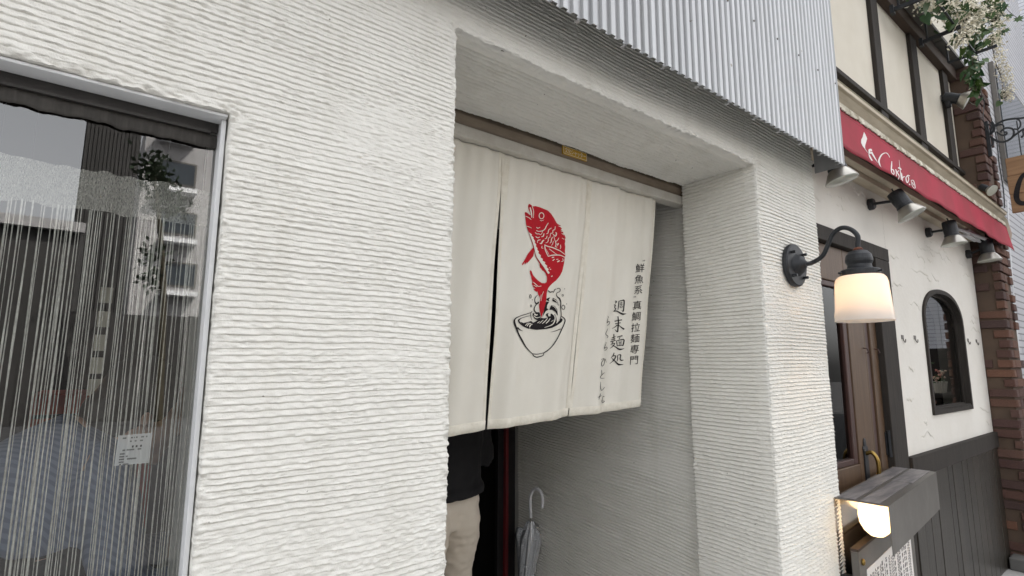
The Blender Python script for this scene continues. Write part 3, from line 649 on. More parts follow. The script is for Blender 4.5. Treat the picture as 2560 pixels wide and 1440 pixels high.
# lettering: four large brush characters, running hiragana, one column of small characters
ks = lambda x, y, o: tuple(on_noren(1480+x/7.78, 740+y/7.78, o))
k = Ink(ks)
for pts, w in (([(452,95),(478,112),(452,140)],16),([(425,172),(455,180),(440,225),(464,250),(425,295)],(10,16,12,16,8)),([(418,298),(480,292),(540,325),(600,352),(670,342)],(12,16,22,30,3)),([(525,95),(518,180),(505,268)],15),([(522,100),(580,88),(624,88),(620,200),(607,297),(578,278)],(8,14,22,20,18,5)),
    ([(545,138),(592,130)],9),([(568,108),(566,180)],9),([(543,168),(597,160)],9),([(548,195),(545,228)],9),([(548,197),(588,192),(586,228)],9),([(548,228),(586,226)],8),
    ([(440,490),(582,463)],(16,12,16)),([(450,542),(557,520)],(13,10,14)),([(505,395),(515,500),(505,620),(495,697),(442,648)],(16,20,22,20,4)),([(497,560),(450,600),(388,637)],(16,12,4)),([(513,560),(570,610),(628,648)],(8,16,26)),
    ([(385,815),(462,790)],11),([(425,738),(432,862)],16),([(375,852),(457,830)],11),([(358,892),(467,860)],13),([(410,890),(390,925),(355,952)],(12,10,3)),([(398,930),(442,918),(410,975),(348,1022)],(8,14,14,4)),([(385,945),(450,985),(520,1032),(560,1037),(630,1022)],(8,14,26,26,3)),
    ([(490,800),(592,771)],(14,12,18)),([(548,798),(525,842)],11),([(480,868),(490,977)],16),([(485,868),(612,845),(618,900),(597,972)],(10,16,20,18)),([(525,870),(530,960)],9),([(566,865),(566,957)],9),([(495,967),(592,957)],10),([(528,905),(562,902)],8),([(528,932),(562,930)],8),
    ([(430,1103),(415,1150),(368,1207)],(14,16,6)),([(395,1172),(462,1165),(430,1240),(342,1320)],(8,16,18,4)),([(388,1213),(450,1270),(520,1332),(612,1330)],(10,18,30,4)),([(495,1155),(500,1220),(485,1272)],14),([(498,1150),(557,1145),(546,1220),(570,1252),(614,1245)],(8,18,18,20,8))):
    k.stroke(pts, tuple(v*1.22 for v in w) if isinstance(w, tuple) else w*1.22, FO, 4)
k.done('large_lettering', M['ink_black'], noren)
k = Ink(lambda x, y, o: tuple(on_noren(1480+x/6, 780+y/6, o)))
for pts in ([(240,65),(251,88)],[(240,95),(225,165),(248,140),(266,155),(252,188),(228,202)],[(240,248),(206,330),(240,362),(226,392)],[(209,453),(214,472)],[(207,480),(184,547),(213,525),(230,545),(190,582)],[(138,712),(182,698),(145,760),(150,812),(182,780),(194,700),(216,756)],[(145,868),(150,942)],[(187,908),(130,965),(132,992),(187,993)],[(130,1048),(130,1140),(146,1177),(192,1128)],[(88,1282),(142,1254)],[(130,1223),(103,1312)],[(158,1260),(188,1272)],[(165,1270),(150,1340),(160,1362),(187,1338),(138,1334)]):
    k.stroke(pts, (5, 8.5, 7, 5), FO, 4)
k.done('hiragana_lettering', M['ink_black'], noren)
m_ = MB()
for ch, cx_, cy_, sz in (('鮮',207,155,1),('魚',195,298,1),('系',185,435,1),('真',170,632,1),('鯛',158,775,1),('拉',150,918,1),('麺',143,1058,1),('専',137,1197,1),('門',130,1340,1),('”',256,92,.7),('“',140,552,.7)):
    vs_, fs_ = text_mesh(ch)
    mx_ = [(min(v[0] for v in vs_)+max(v[0] for v in vs_))/2, (min(v[1] for v in vs_)+max(v[1] for v in vs_))/2]
    out = []
    for x, y, z in vs_:
        X_, Y_ = (x-mx_[0])*122*sz, (y-mx_[1])*122*sz
        out.append(tuple(on_noren(1560+(cx_+X_-.06*(-Y_))/5.143, 640+(cy_-(30 if sz < 1 else 0)-Y_-X_*.10)/5.143, FO)))
    m_.add(out, fs_)
m_.build('column_lettering', M['ink_black'], noren, fixn=False)

# ================================================================== THINGS BEHIND THE SHOP WINDOW
st = [on_y(x, y, GY+.0012) for x, y in ((296, 1089), (381, 1082), (372, 1157), (285, 1165))]
stick = thing('window_sticker', 'translucent notice sticker seen from behind on the shop window glass', 'sticker', st[3])
MB().add([tuple(p) for p in st], [(0, 1, 2, 3)]).build('sticker_film', M['sticker'], stick, fixn=False)
m_ = MB()
def stp(u, v):
    a = st[0]*(1-u)+st[1]*u; b = st[3]*(1-u)+st[2]*u; q = a*(1-v)+b*v; return (q[0], q[1]-.0004, q[2])
for v, segs in ((.08, ((.14, .24), (.38, .43), (.46, .49), (.52, .57), (.68, .76), (.82, .86))), (.20, ((.36, .42), (.5, .56), (.66, .74))), (.37, ((.44, .52), (.55, .62), (.68, .75))), (.48, ((.18, .26), (.30, .52), (.62, .72))), (.60, ((.12, .26),)), (.69, ((.12, .26), (.3, .36))), (.78, ((.12, .26), (.34, .62))), (.87, ((.12, .26),)), (.95, ((.14, .2), (.24, .4)))):
    for a, b in segs:
        x = a
        while x < b-.01:
            w_ = .028 if v != .37 else .07; hh = .05 if v != .37 else .07
            m_.add([stp(x, v), stp(min(x+w_*.7, b), v), stp(min(x+w_*.7, b), v+hh), stp(x, v+hh)], [(0, 1, 2, 3)]); x += w_
m_.build('sticker_marks', M['ink_black'], stick, fixn=False)
# hanging row of menu cards
card_root = thing('card_string', 'vertical string of small cream cards hanging behind the string curtain', 'cards', (.0, .62, 1.15))
path = [on_y(x, y, .62) for x, y in ((266, 705), (262, 740), (257, 800), (250, 860), (243, 915), (236, 970), (229, 1045), (226, 1090))]
MB().tube([(path[0][0], .62, 2.5)]+[tuple(p) for p in path], .0015, 5).build('cord', M['iron'], card_root)
for (x, y) in ((266, 738), (259, 798), (251, 857), (243, 914), (235, 968), (228, 1046)):
    c = on_y(x, y, .615); a = rnd.uniform(-.2, .2)
    T = Matrix.Translation(Vector(c)) @ Matrix.Rotation(a, 4, 'Z')
    MB().box((-.012, -.001, -.019), (.012, .001, .019), T).build('card', M['cardw'], card_root)
# table with a red tray and pale box
tb = thing('counter_table', 'pale wooden counter inside behind the string curtain', 'table', (-.35, .75, 0))
MB().box((-.62, .55, .80), (.0, 1.0, .84)).build('table_top', M['table'], tb, bevel=.004)
for x in (-.58, -.05):
    for y in (.6, .94): MB().box((x-.025, y-.025, 0), (x+.025, y+.025, .80)).build('leg', M['table'], tb)
c1 = on_y(0, 1300, .6); 
bx = MB(); bx.box((-.36, .56, .8405), (-.05, .80, .95)).build('pale_box', M['cardw'], bevel=.006)
tag(bpy.data.objects['pale_box'], 'pale cardboard box on the counter behind the strings', 'box')
cb = thing('red_cabinet', 'red lacquered cabinet standing behind the bent person in blue', 'cabinet', (.05, 1.5, 0))
MB().box((-.16, 1.42, .0), (.20, 1.8, 1.40)).build('cabinet_body', M['red_box'], cb, bevel=.005)
for z in (.5, .95, 1.32): MB().box((-.15, 1.405, z), (.19, 1.4195, z+.012)).build('shelf_lip', M['wood_dark'], cb)
lp = thing('pendant_lamp', 'small warm pendant lamp glowing deep inside the dark room', 'lamp', (-.36, 1.7, 1.62))
MB().tube([(-.365, 1.7, 1.74), (-.365, 1.7, 2.5)], .004, 6).build('flex', M['iron'], lp)
MB().lathe([(.02, 1.75), (.05, 1.73), (.07, 1.66)], 16, Matrix.Translation((-.365, 1.7, 0)), caps=False).build('lamp_shade', M['iron'], lp, smooth=True, fixn=False)
MB().ball((-.365, 1.7, 1.67), .035, 12).build('bulb', mat('dim_bulb', (1, .7, .4), .5, emit=(1, .5, .18), estr=5), lp, smooth=True)

# ================================================================== PEOPLE
def remeshed(mb, name, voxel, smooth=6, disp=None):
    me = mb.mesh('tmp'); o = bpy.data.objects.new('tmp', me); COL.objects.link(o)
    bm = bmesh.new(); bm.from_mesh(me); bmesh.ops.recalc_face_normals(bm, faces=bm.faces); bm.to_mesh(me); bm.free()
    r = o.modifiers.new('r', 'REMESH'); r.mode = 'VOXEL'; r.voxel_size = voxel
    s = o.modifiers.new('s', 'SMOOTH'); s.factor = .5; s.iterations = smooth
    bpy.context.view_layer.update(); dg = bpy.context.evaluated_depsgraph_get()
    m2 = bpy.data.meshes.new_from_object(o.evaluated_get(dg)); bpy.data.objects.remove(o); bpy.data.meshes.remove(me); m2.name = name
    n = len(m2.vertices); co = np.zeros(n*3, np.float32); m2.vertices.foreach_get('co', co); co = co.reshape(-1, 3).astype(float)
    if disp is not None:
        nr = np.zeros(n*3, np.float32); m2.vertices.foreach_get('normal', nr); nr = nr.reshape(-1, 3)
        co = co+nr*disp(co)[:, None]; m2.vertices.foreach_set('co', co.astype(np.float32).ravel())
    m2.polygons.foreach_set('use_smooth', [True]*len(m2.polygons)); m2.update(); return m2
def ell(c, rx, ry, n=20, ax=None):
    return [(c[0]+rx*math.cos(2*math.pi*k/n), c[1]+ry*math.sin(2*math.pi*k/n), c[2]) for k in range(n)]
def head_on(mb, c, face, s=1.0):
    """head with brow, nose, chin and ears; face = unit direction"""
    f = Vector(face).normalized(); up = Vector((0, 0, 1)); sd_ = f.cross(up).normalized(); up2 = sd_.cross(f)
    Mx = Matrix(((sd_.x, f.x, up2.x, c[0]), (sd_.y, f.y, up2.y, c[1]), (sd_.z, f.z, up2.z, c[2]), (0, 0, 0, 1)))
    P = lambda x, y, z: tuple(Mx @ Vector((x*s, y*s, z*s)))
    mb.ball(P(0, -.012, .03), .098*s, 16, (.80, .98, 1.0), Mx.to_3x3().to_4x4())
    mb.ball(P(0, .018, -.045), .075*s, 14, (.80, .95, 1.0), Mx.to_3x3().to_4x4())
    mb.ball(P(0, .098, -.018), .016*s, 8); mb.ball(P(0, .09, .005), .012*s, 8); mb.ball(P(0, .084, -.062), .02*s, 8, (1.1, .6, .5)); mb.ball(P(0, .07, -.1), .025*s, 8)
    for e in (-1, 1): mb.ball(P(e*.08, -.005, -.01), .028*s, 8, (.4, .7, 1.1)); mb.ball(P(e*.034, .082, .012), .014*s, 8)
    return P, Mx
def hand_on(mb, wrist, d, palm_n, s=1.0):
    """palm, four bent fingers of unequal length and a thumb from the side of the palm"""
    d = Vector(d).normalized(); n_ = Vector(palm_n).normalized(); e = d.cross(n_).normalized(); w_ = Vector(wrist)
    mb.tube([w_, w_+d*.04*s, w_+d*.085*s], [.026*s, .036*s, .033*s], 10)
    for i, L in enumerate((.068, .078, .072, .056)):
        b_ = w_+d*.08*s+e*(i-1.5)*.017*s
        mb.tube([b_-d*.02*s, b_, b_+d*L*.5*s+n_*.010*s, b_+d*L*.85*s+n_*.028*s], [.010*s, .0095*s, .0088*s, .007*s], 8)
    t0 = w_+d*.025*s-e*.024*s
    mb.tube([t0, t0-e*.022*s+d*.03*s+n_*.01*s, t0-e*.024*s+d*.062*s+n_*.022*s], [.013*s, .011*s, .0085*s], 8)
# ---- person stepping in at the door, seen from behind
pc = on_y(1150, 1238, 1.02); PXc, PYc = float(pc[0])-.105, 1.02
man = thing('person', 'person in black jacket and beige trousers standing beneath the cream door curtain', 'person', (PXc, PYc, 0))
hemz = float(pc[2])+.02
b = MB()
b.tube([(PXc, PYc, .95), (PXc, PYc-.01, 1.15), (PXc, PYc, 1.36), (PXc, PYc+.01, 1.47)], [.098, .098, .105, .06], 14)
b.tube([(PXc, PYc+.01, 1.44), (PXc, PYc+.03, 1.56)], [.058, .055], 12)
Ph, Mh = head_on(b, (PXc, PYc+.045, 1.64), (.2, 1, -.12))
for e in (-1, 1):
    hip = Vector((PXc+e*.095, PYc, .93)); kn = Vector((PXc+e*.118, PYc+.015+e*.07, .50)); an = Vector((PXc+e*.13, PYc-.03+e*.11, .09))
    b.tube([hip, kn, an, an+Vector((0, 0, -.06))], [.07, .052, .040, .042], 12)
    b.tube([an+Vector((0, -.05, -.05)), an+Vector((e*.01, .06, -.055)), an+Vector((e*.02, .17, -.065))], [.04, .042, .028], 10)
    sh = Vector((PXc+e*.185, PYc, 1.40)); el = Vector((PXc+e*.235, PYc+.0, 1.11)); wr = Vector((PXc+e*.09, PYc+.27, 1.34))
    b.tube([Vector((PXc, PYc, 1.40)), sh, el, wr], [.06, .052, .042, .028], 12)
    hand_on(b, wr, wr-el, (-e*.6, 0, -.8))
link('body', remeshed(b, 'body', .010, 4), M['skin'], man)
def wr_p(co):
    z = co[:, 2]; x = co[:, 0]; y = co[:, 1]
    return .004*vnoise(x*9+z*8, z*18-x*16, 5)+.005*np.abs(vnoise(x*12-z*8+y*6, z*22+y*18, 6))-.002+.003*vnoise(x*40, z*60, 7)
t_ = MB()
for e in (-1, 1):
    hip = (PXc+e*.088, PYc-.005+e*.02, .90); kn = (PXc+e*.118, PYc+.015+e*.07, .50); an = (PXc+e*.13, PYc-.025+e*.11, .075)
    rings = []
    for (cx_, cy_, cz_, rx_, ry_) in ((hip[0], hip[1], .97, .092, .112), (hip[0], hip[1]-.008, .86, .100, .126), (hip[0]+e*.012, hip[1]+e*.02, .74, .092, .108), (kn[0], kn[1], .60, .086, .096), (kn[0], kn[1]+.005, .50, .082, .088), (an[0], an[1]-.01, .30, .080, .088), (an[0], an[1]-.008, .16, .076, .086), (an[0], an[1], .045, .078, .092)):
        rings.append(ell((cx_, cy_, cz_), rx_, ry_))
    t_.loft(rings)
t_.loft([ell((PXc, PYc, z), rx_, ry_) for z, rx_, ry_ in ((.84, .15, .10), (.92, .172, .118), (1.0, .168, .112))])
link('trousers', remeshed(t_, 'trousers', .0095, 3, wr_p), M['pants'], man)
j = MB()
j.loft([ell((PXc, PYc+dy, z), rx_, ry_) for z, rx_, ry_, dy in ((hemz, .196, .150, -.004), (hemz+.03, .200, .154, -.004), (1.0, .190, .142, 0), (1.15, .195, .138, 0), (1.32, .215, .142, 0), (1.42, .19, .12, .005), (1.475, .10, .085, .012), (1.52, .075, .075, .02))])
for e in (-1, 1):
    sh = (PXc+e*.175, PYc, 1.395); el = (PXc+e*.24, PYc, 1.11); wr = Vector((PXc+e*.09, PYc+.27, 1.34)); wv = Vector(el)+(wr-Vector(el))*.93
    j.tube([(PXc+e*.08, PYc, 1.39), sh, el, tuple(wv)], [.075, .078, .062, .046], 14)
link('jacket', remeshed(j, 'jacket', .0105, 4, lambda co: .005*vnoise(co[:, 0]*12+co[:, 2]*9, co[:, 2]*20-co[:, 1]*14, 9)+.004*np.abs(vnoise(co[:, 0]*20, co[:, 2]*36, 10))), M['jacket'], man)
hr_ = MB(); hr_.ball(Ph(0, -.03, .045), .104, 16, (.86, .92, 1.0)); hr_.ball(Ph(0, -.055, -.02), .075, 12, (1, .7, 1)); hr_.ball(Ph(0, .035, .09), .06, 12, (1.15, 1, .6))
link('hair', remeshed(hr_, 'hair', .009, 2, lambda co: .004*vnoise(co[:, 0]*60, co[:, 2]*25, 3)), M['hair'], man)
s_ = MB()
for e in (-1, 1):
    an = Vector((PXc+e*.13, PYc-.03+e*.11, .06))
    s_.tube([an+Vector((0, -.075, -.02)), an+Vector((0, -.02, -.012)), an+Vector((e*.01, .07, -.022)), an+Vector((e*.02, .19, -.036))], [.034, .047, .046, .024], 12)
link('shoes', remeshed(s_, 'shoes', .009, 3), M['shoe'], man)
# ---- bent person behind the string curtain, pale blue striped shirt
BY = .55
A_ = lambda x, y, Y=BY: Vector(on_y(x, y, Y))
girl = thing('person', 'person in pale blue striped shirt bending forward behind the string curtain', 'person', (A_(150, 1200).x, BY, 0))
hipp = A_(120, 1330); mid = A_(150, 1175); shd = A_(255, 1128); nek = A_(290, 1085); hd = A_(335, 1035)
b = MB()
b.tube([hipp, mid, shd], [.11, .115, .10], 16); b.tube([shd, nek, hd], [.06, .045, .045], 10)
Pg, Mg = head_on(b, hd+Vector((.02, 0, .0)), (.9, .1, -.35), .88)
for e in (-1, 1):
    s0 = shd+Vector((0, e*.12, -.02)); e0 = s0+Vector((.06, e*.03, -.24)); w0 = e0+Vector((.20, -e*.02, -.02))
    b.tube([s0-Vector((.03, 0, -.01)), s0, e0, w0], [.05, .045, .038, .025], 10); hand_on(b, w0, w0-e0, (0, 0, -1), .9)
    k0 = Vector((hipp.x+.04, BY+e*.09, .52)); b.tube([hipp+Vector((0, e*.07, -.02)), k0, Vector((hipp.x, BY+e*.1, .09)), Vector((hipp.x+.02, BY+e*.1, .04)), Vector((hipp.x+.16, BY+e*.1, .03))], [.08, .055, .042, .04, .028], 10)
link('body', remeshed(b, 'body', .010, 3), M['skin'], girl)
sm = mat('striped_shirt', (.36, .44, .62), .85)
_n = sm.node_tree.nodes; _l = sm.node_tree.links; wv_ = _n.new('ShaderNodeTexWave'); wv_.inputs['Scale'].default_value = 34; wv_.bands_direction = 'DIAGONAL'; wv_.inputs['Distortion'].default_value = 1.2
tc_ = _n.new('ShaderNodeTexCoord'); _l.new(tc_.outputs['Object'], wv_.inputs['Vector']); cr_ = _n.new('ShaderNodeValToRGB'); cr_.color_ramp.elements[0].color = (.125, .15, .22, 1); cr_.color_ramp.elements[1].color = (.165, .195, .27, 1); cr_.color_ramp.elements[0].position = .3; cr_.color_ramp.elements[1].position = .55
_l.new(wv_.outputs['Fac'], cr_.inputs['Fac']); _l.new(cr_.outputs[0], _n['Principled BSDF'].inputs['Base Color'])
j = MB(); j.tube([hipp+Vector((-.01, 0, -.03)), hipp, mid, shd+Vector((.0, 0, .0)), nek], [.12, .128, .132, .118, .055], 18)
for e in (-1, 1):
    s0 = shd+Vector((0, e*.12, -.02)); e0 = s0+Vector((.06, e*.03, -.24)); w0 = e0+Vector((.10, -e*.01, -.01)); j.tube([s0-Vector((.03, 0, -.01)), s0, e0, w0], [.06, .06, .052, .04], 12)
link('shirt', remeshed(j, 'shirt', .011, 3, lambda co: .006*vnoise(co[:, 0]*16, co[:, 2]*18, 4)), sm, girl)
t_ = MB()
t_.tube([hipp+Vector((0, 0, .05)), hipp, hipp+Vector((.01, 0, -.1))], [.11, .12, .12], 14)
for e in (-1, 1):
    k0 = Vector((hipp.x+.04, BY+e*.09, .52)); t_.tube([hipp+Vector((0, e*.06, -.02)), k0, Vector((hipp.x, BY+e*.1, .10))], [.10, .075, .065], 12)
link('trousers', remeshed(t_, 'trousers', .012, 3, wr_p), M['jacket'], girl)
hr_ = MB(); hr_.ball(Pg(0, -.03, .045), .094, 14, (.9, .95, 1.0)); hr_.ball(Pg(0, -.06, -.03), .07, 12, (1, .7, 1.1))
link('hair', remeshed(hr_, 'hair', .010, 2), M['hair'], girl)

# ================================================================== UMBRELLA leaning in the alcove
ux = on_x(1330, 1290, 1.945); UXB = (1.90, float(ux[1])-.02)
umb = thing('umbrella', 'clear vinyl umbrella with white crook handle leaning in the entrance alcove', 'umbrella', (1.93, float(ux[1]), 0))
US = lambda x, y: Vector(on_x(x, y, 1.945))
top = US(1331, 1292); tip = Vector((1.905, top.y+.06, .004))
hp = [US(1327, 1295), US(1326, 1258), US(1327, 1238), US(1333, 1226), US(1342, 1222), US(1351, 1229), US(1356, 1244), US(1356, 1270)]
MB().tube(catmull([tuple(p) for p in hp], 5), .0085, 12).build('crook_handle', M['white_plastic'], umb, smooth=True)
MB().tube([tuple(US(1327, 1290)), tuple(tip)], .004, 8).build('shaft', M['chrome'], umb, smooth=True)
ax_ = (tip-US(1327, 1300)); 
rings = []; n = 48
base = US(1327, 1302); Lc = (tip-base).length*.93
for i, (t, r) in enumerate(((0, .014), (.03, .022), (.06, .027), (.10, .052), (.16, .056), (.28, .046), (.45, .034), (.65, .024), (.85, .013), (1, .006))):
    c = base+ax_.normalized()*Lc*t
    rings.append([(c.x+r*(1+.28*math.sin(8*a+t*5)+.12*math.sin(13*a+3*t))*math.cos(a), c.y+r*(1+.28*math.sin(8*a+t*5)+.12*math.sin(13*a+3*t))*math.sin(a), c.z+(.020*math.sin(5*a+1)+.012*math.sin(3*a) if .08 < t < .2 else 0)) for a in [2*math.pi*k_/n for k_ in range(n)]])
MB().loft(rings, caps=False).build('folded_canopy', M['vinyl'], umb, smooth=True, fixn=False)
for k_ in range(8):
    a = 2*math.pi*k_/8; p0 = base+ax_.normalized()*Lc*.06; p1 = base+ax_.normalized()*Lc*.9; o_ = Vector((math.cos(a), math.sin(a), 0))
    MB().tube([p0+o_*.018+Vector((0, 0, .022)), p0+o_*.02, p0+ax_.normalized()*.2+o_*.02, p1+o_*.005], [.0013, .0013, .0013, .0013], 5).build('rib', M['white_plastic'], umb)
MB().tube([base+ax_*.33+Vector((.03, 0, 0)), base+ax_*.33+Vector((-.02, -.022, 0)), base+ax_*.33+Vector((-.032, .01, 0))], .006, 6).build('strap', M['vinyl'], umb)
MB().ball(tuple(base+ax_*.335+Vector((-.028, -.022, 0))), .007, 10).build('button', M['white_plastic'], umb, smooth=True)

# ================================================================== WALL LAMP on the pier
LX = 2.255
shade = bpy.data.materials.new('opal_shade'); shade.use_nodes = True; _n = shade.node_tree.nodes; _l = shade.node_tree.links; _b = _n['Principled BSDF']
_b.inputs['Base Color'].default_value = (.88, .85, .82, 1); _b.inputs['Roughness'].default_value = .18
_t = _n.new('ShaderNodeBsdfTranslucent'); _t.inputs[0].default_value = (.95, .88, .80, 1); _m = _n.new('ShaderNodeMixShader'); _m.inputs[0].default_value = .42
_l.new(_b.outputs[0], _m.inputs[1]); _l.new(_t.outputs[0], _m.inputs[2]); _l.new(_m.outputs[0], _n['Material Output'].inputs[0])
lamp = thing('wall_lamp', 'black gooseneck wall lamp with lit milky glass shade on the white pier', 'lamp', (LX, -.02, 1.9))
pz_ = on_y(1985, 664, -.01)
Tp = Matrix.Translation((float(pz_[0]), -.004, float(pz_[2]))) @ Matrix.Rotation(R(90), 4, 'X')
MB().lathe([(.088, 0), (.09, .006), (.088, .016), (.082, .02), (.046, .021), (.042, .026), (.034, .04), (.018, .05), (.012, .055)], 36, Tp).build('back_plate', M['iron'], lamp, smooth=False, bevel=.001)
for a in (45, 135, 225, 315):
    q = Tp @ Vector((.068*math.cos(R(a)), .068*math.sin(R(a)), .02))
    MB().tube([q, q+Vector((0, -.018, 0))], .006, 8).build('stud', M['iron'], lamp)
SC = on_x(2156, 745, LX); SY = float(SC[1])
zb0 = float(on_x(2158, 803, LX)[2]); zt0 = float(on_x(2152, 688, LX)[2])
arm = [(float(pz_[0]), -.05, float(pz_[2])), tuple(on_x(2030, 657, LX)), tuple(on_x(2056, 640, LX)), tuple(on_x(2070, 612, LX)), tuple(on_x(2082, 585, LX)), tuple(on_x(2103, 570, LX)), tuple(on_x(2126, 573, LX)), tuple(on_x(2144, 590, LX)), (LX, SY, zt0+.115), (LX, SY, zt0+.095)]
MB().tube(catmull(arm, 6), .0088, 12).build('gooseneck', M['iron'], lamp, smooth=True)
Ts = Matrix.Translation((LX, SY, 0))
MB().lathe([(.012, zt0+.107), (.017, zt0+.100), (.017, zt0+.094)], 20, Ts).build('rust_collar', M['rust'], lamp, smooth=True)
MB().lathe([(.016, zt0+.096), (.030, zt0+.092), (.042, zt0+.078), (.046, zt0+.060), (.0455, zt0+.052), (.040, zt0+.040), (.041, zt0+.030), (.044, zt0+.026), (.064, zt0+.020), (.066, zt0+.0165), (.066, zt0-.004), (.062, zt0-.006)], 36, Ts).build('cap', M['iron'], lamp, smooth=False)
for a in (20, 140, 260):
    q = Vector((LX+.066*math.cos(R(a)), SY+.066*math.sin(R(a)), zt0+.008)); MB().tube([q, q+Vector((math.cos(R(a))*.014, math.sin(R(a))*.014, 0))], .004, 8).build('screw', M['iron'], lamp)
RB = .0965; hh = zt0-zb0
MB().lathe([(.060, zt0-.002), (.074, zt0-.004), (.082, zt0-.014), (.086, zt0-.03), (.092, zb0+.05), (RB, zb0+.002), (RB, zb0), (RB-.004, zb0), (.088, zb0+.05), (.082, zt0-.03), (.072, zt0-.012), (.060, zt0-.007)], 48, Ts, caps=False).build('glass_shade', shade, lamp, smooth=True)
MB().ball((LX, SY, zt0-.062), .026, 14, (1, 1, 1.25)).build('bulb', mat('lamp_bulb', (1, .85, .6), .5, emit=(1, .70, .42), estr=7.5), lamp, smooth=True)
# ================================================================== BISTRO
BYW = .10
BX0 = PIER_R+.002; DFR = float(on_y(2240, 880, BYW)[0])         # right edge of the door frame
PILX = float(on_y(2450, 815, BYW)[0])                            # brick pillar's near face
PILY = float(on_x(2517, 815, PILX)[1])                           # its outer corner
ZW = float(on_y(2272, 1141, BYW)[2])                             # top of the wainscot
bis = thing('bistro_building', 'cream half-timbered bistro with dark wainscot, arched window and brick pillar', 'building', (4.0, .2, 0))
ZB = 3.985
DTOP = float(on_y(2213, 625, BYW)[2])
# arched window opening
AL, AR = float(on_y(2322, 950, BYW)[0]), float(on_y(2420, 950, BYW)[0]); AB = float(on_y(2338, 1037, BYW)[2]); AS = float(on_y(2306, 800, BYW)[2]); AT = float(on_y(2352, 727, BYW)[2])
AC = (AL+AR)/2; AW = (AR-AL)/2
def arch(inset, n=28):
    w_ = AW-inset; h_ = AT-AS-inset; pts = [(AC-w_, AB+inset)]
    for i in range(n+1):
        a = math.pi*(1-i/n); pts.append((AC+w_*math.copysign(abs(math.cos(a))**.86, math.cos(a)), AS+h_*abs(math.sin(a))**.92))
    pts.append((AC+w_, AB+inset)); return pts
# plaster wall with door and arched openings cut out
outer = [(BX0, ZW-.02), (BX0, 2.62), (PILX, 2.62), (PILX, ZW-.02)]
def slab_with_hole(name, outer, hole, y, mt, parent, back=None):
    P = [Vector(p) for p in outer]; H = [Vector(p) for p in hole]; nP = len(P)
    V, E, Fc, *_ = delaunay_2d_cdt(P+H, [], [list(range(nP))]+[list(range(nP, nP+len(H)))], 2, 1e-5)
    m_ = MB(); fs2 = []
    from mathutils.geometry import intersect_point_tri_2d
    def inside(q, poly):
        c = False; j = len(poly)-1
        for i in range(len(poly)):
            if ((poly[i].y > q.y) != (poly[j].y > q.y)) and (q.x < (poly[j].x-poly[i].x)*(q.y-poly[i].y)/(poly[j].y-poly[i].y)+poly[i].x): c = not c
            j = i
        return c
    for f in Fc:
        c = sum((V[i] for i in f), Vector((0, 0)))/len(f)
        if inside(c, P) and not inside(c, H): fs2.append(tuple(f))
    m_.add([(v.x, y, v.y) for v in V], fs2)
    if back is not None:
        n = len(H); m_.loft([[(p.x, y, p.y) for p in H], [(p.x, back, p.y) for p in H]], caps=False)
    return m_.build(name, mt, parent)
slab_with_hole('plaster_wall', [(DFR, ZW-.02), (PILX, ZW-.02), (PILX, 2.62), (DFR, 2.62)], arch(.012), BYW, M['cream'], bis, BYW+.16)
MB().box((BX0, BYW, DTOP+.004), (DFR-.001, BYW+.15, 2.62)).build('plaster_over_door', M['cream'], bis)
# hand-trowelled ridges in the plaster
rg_ = random.Random(12); m_ = MB()
def ridge(cx_, cz_, r, a0, a1, sq=.7):
    n = 12; L = []; Q = []; T2 = []
    for i in range(n+1):
        t = i/n; a = a0+(a1-a0)*t; rr = r*(1+.12*math.sin(t*9+cx_*7)); w_ = .0042*math.sin(math.pi*t)+.0003
        x = cx_+rr*math.cos(a); z = cz_+sq*rr*math.sin(a)+.008*math.sin(t*17+cz_*5)
        L.append((x, BYW-.0005, z-w_)); T2.append((x, BYW-.0026*math.sin(math.pi*t)-.0005, z-w_*.55)); Q.append((x, BYW-.0005, z+w_*3.5))
    m_.loft([L, T2, Q], caps=False, closed=False)
for i in range(75):
    x = rg_.uniform(DFR+.12, PILX-.12); z = rg_.uniform(ZW+.02, 2.55); r = rg_.uniform(.10, .30)
    if AL-.2 < x < AR+.2 and AB-.14 < z < AT+.02: continue
    a = rg_.uniform(.05, 1.3); r = min(r, x-DFR-.02, PILX-x-.02); ridge(x, z, r, a, a+rg_.uniform(.8, 2.2), rg_.uniform(.22, .42))
for i in range(24):
    x = rg_.uniform(BX0+.05, DFR); z = rg_.uniform(DTOP+.06, 2.6); ridge(x, z, rg_.uniform(.08, .2), rg_.uniform(.1, 1.2), rg_.uniform(1.6, 2.8), .35)
o = m_.build('trowel_ridges', M['ridge'], bis, smooth=True, fixn=False); tag(o, None, None, kind='stuff')
# arched window: frame ring standing proud, reveal, pane
wfm = MB(); A0, A1 = arch(0.0), arch(.030)
n = len(A0)
def ring3(p, y): return [(a, y, b) for a, b in p]
wfm.loft([ring3(A0, BYW-.014), ring3(A1, BYW-.014), ring3(A1, BYW+.05), ring3(A0, BYW+.05), ring3(A0, BYW-.014)], caps=False)
wfr = wfm.build('arched_window_frame', M['timber'], bis)
A2 = arch(.048)
MB().loft([ring3(A1, BYW+.022), ring3(A2, BYW+.022), ring3(A2, BYW+.045), ring3(A1, BYW+.045)], caps=False).build('sash', M['timber'], wfr)
MB().add(ring3(A2, BYW+.032), [tuple(range(n))]).build('pane', glass_mat('bistro_glass', (.6, .62, .6), 1.32), wfr)
MB().box((AL+.031, BYW-.008, AB+.031), (AR-.031, BYW+.0215, AB+.040)).build('sill', M['timber'], wfr)
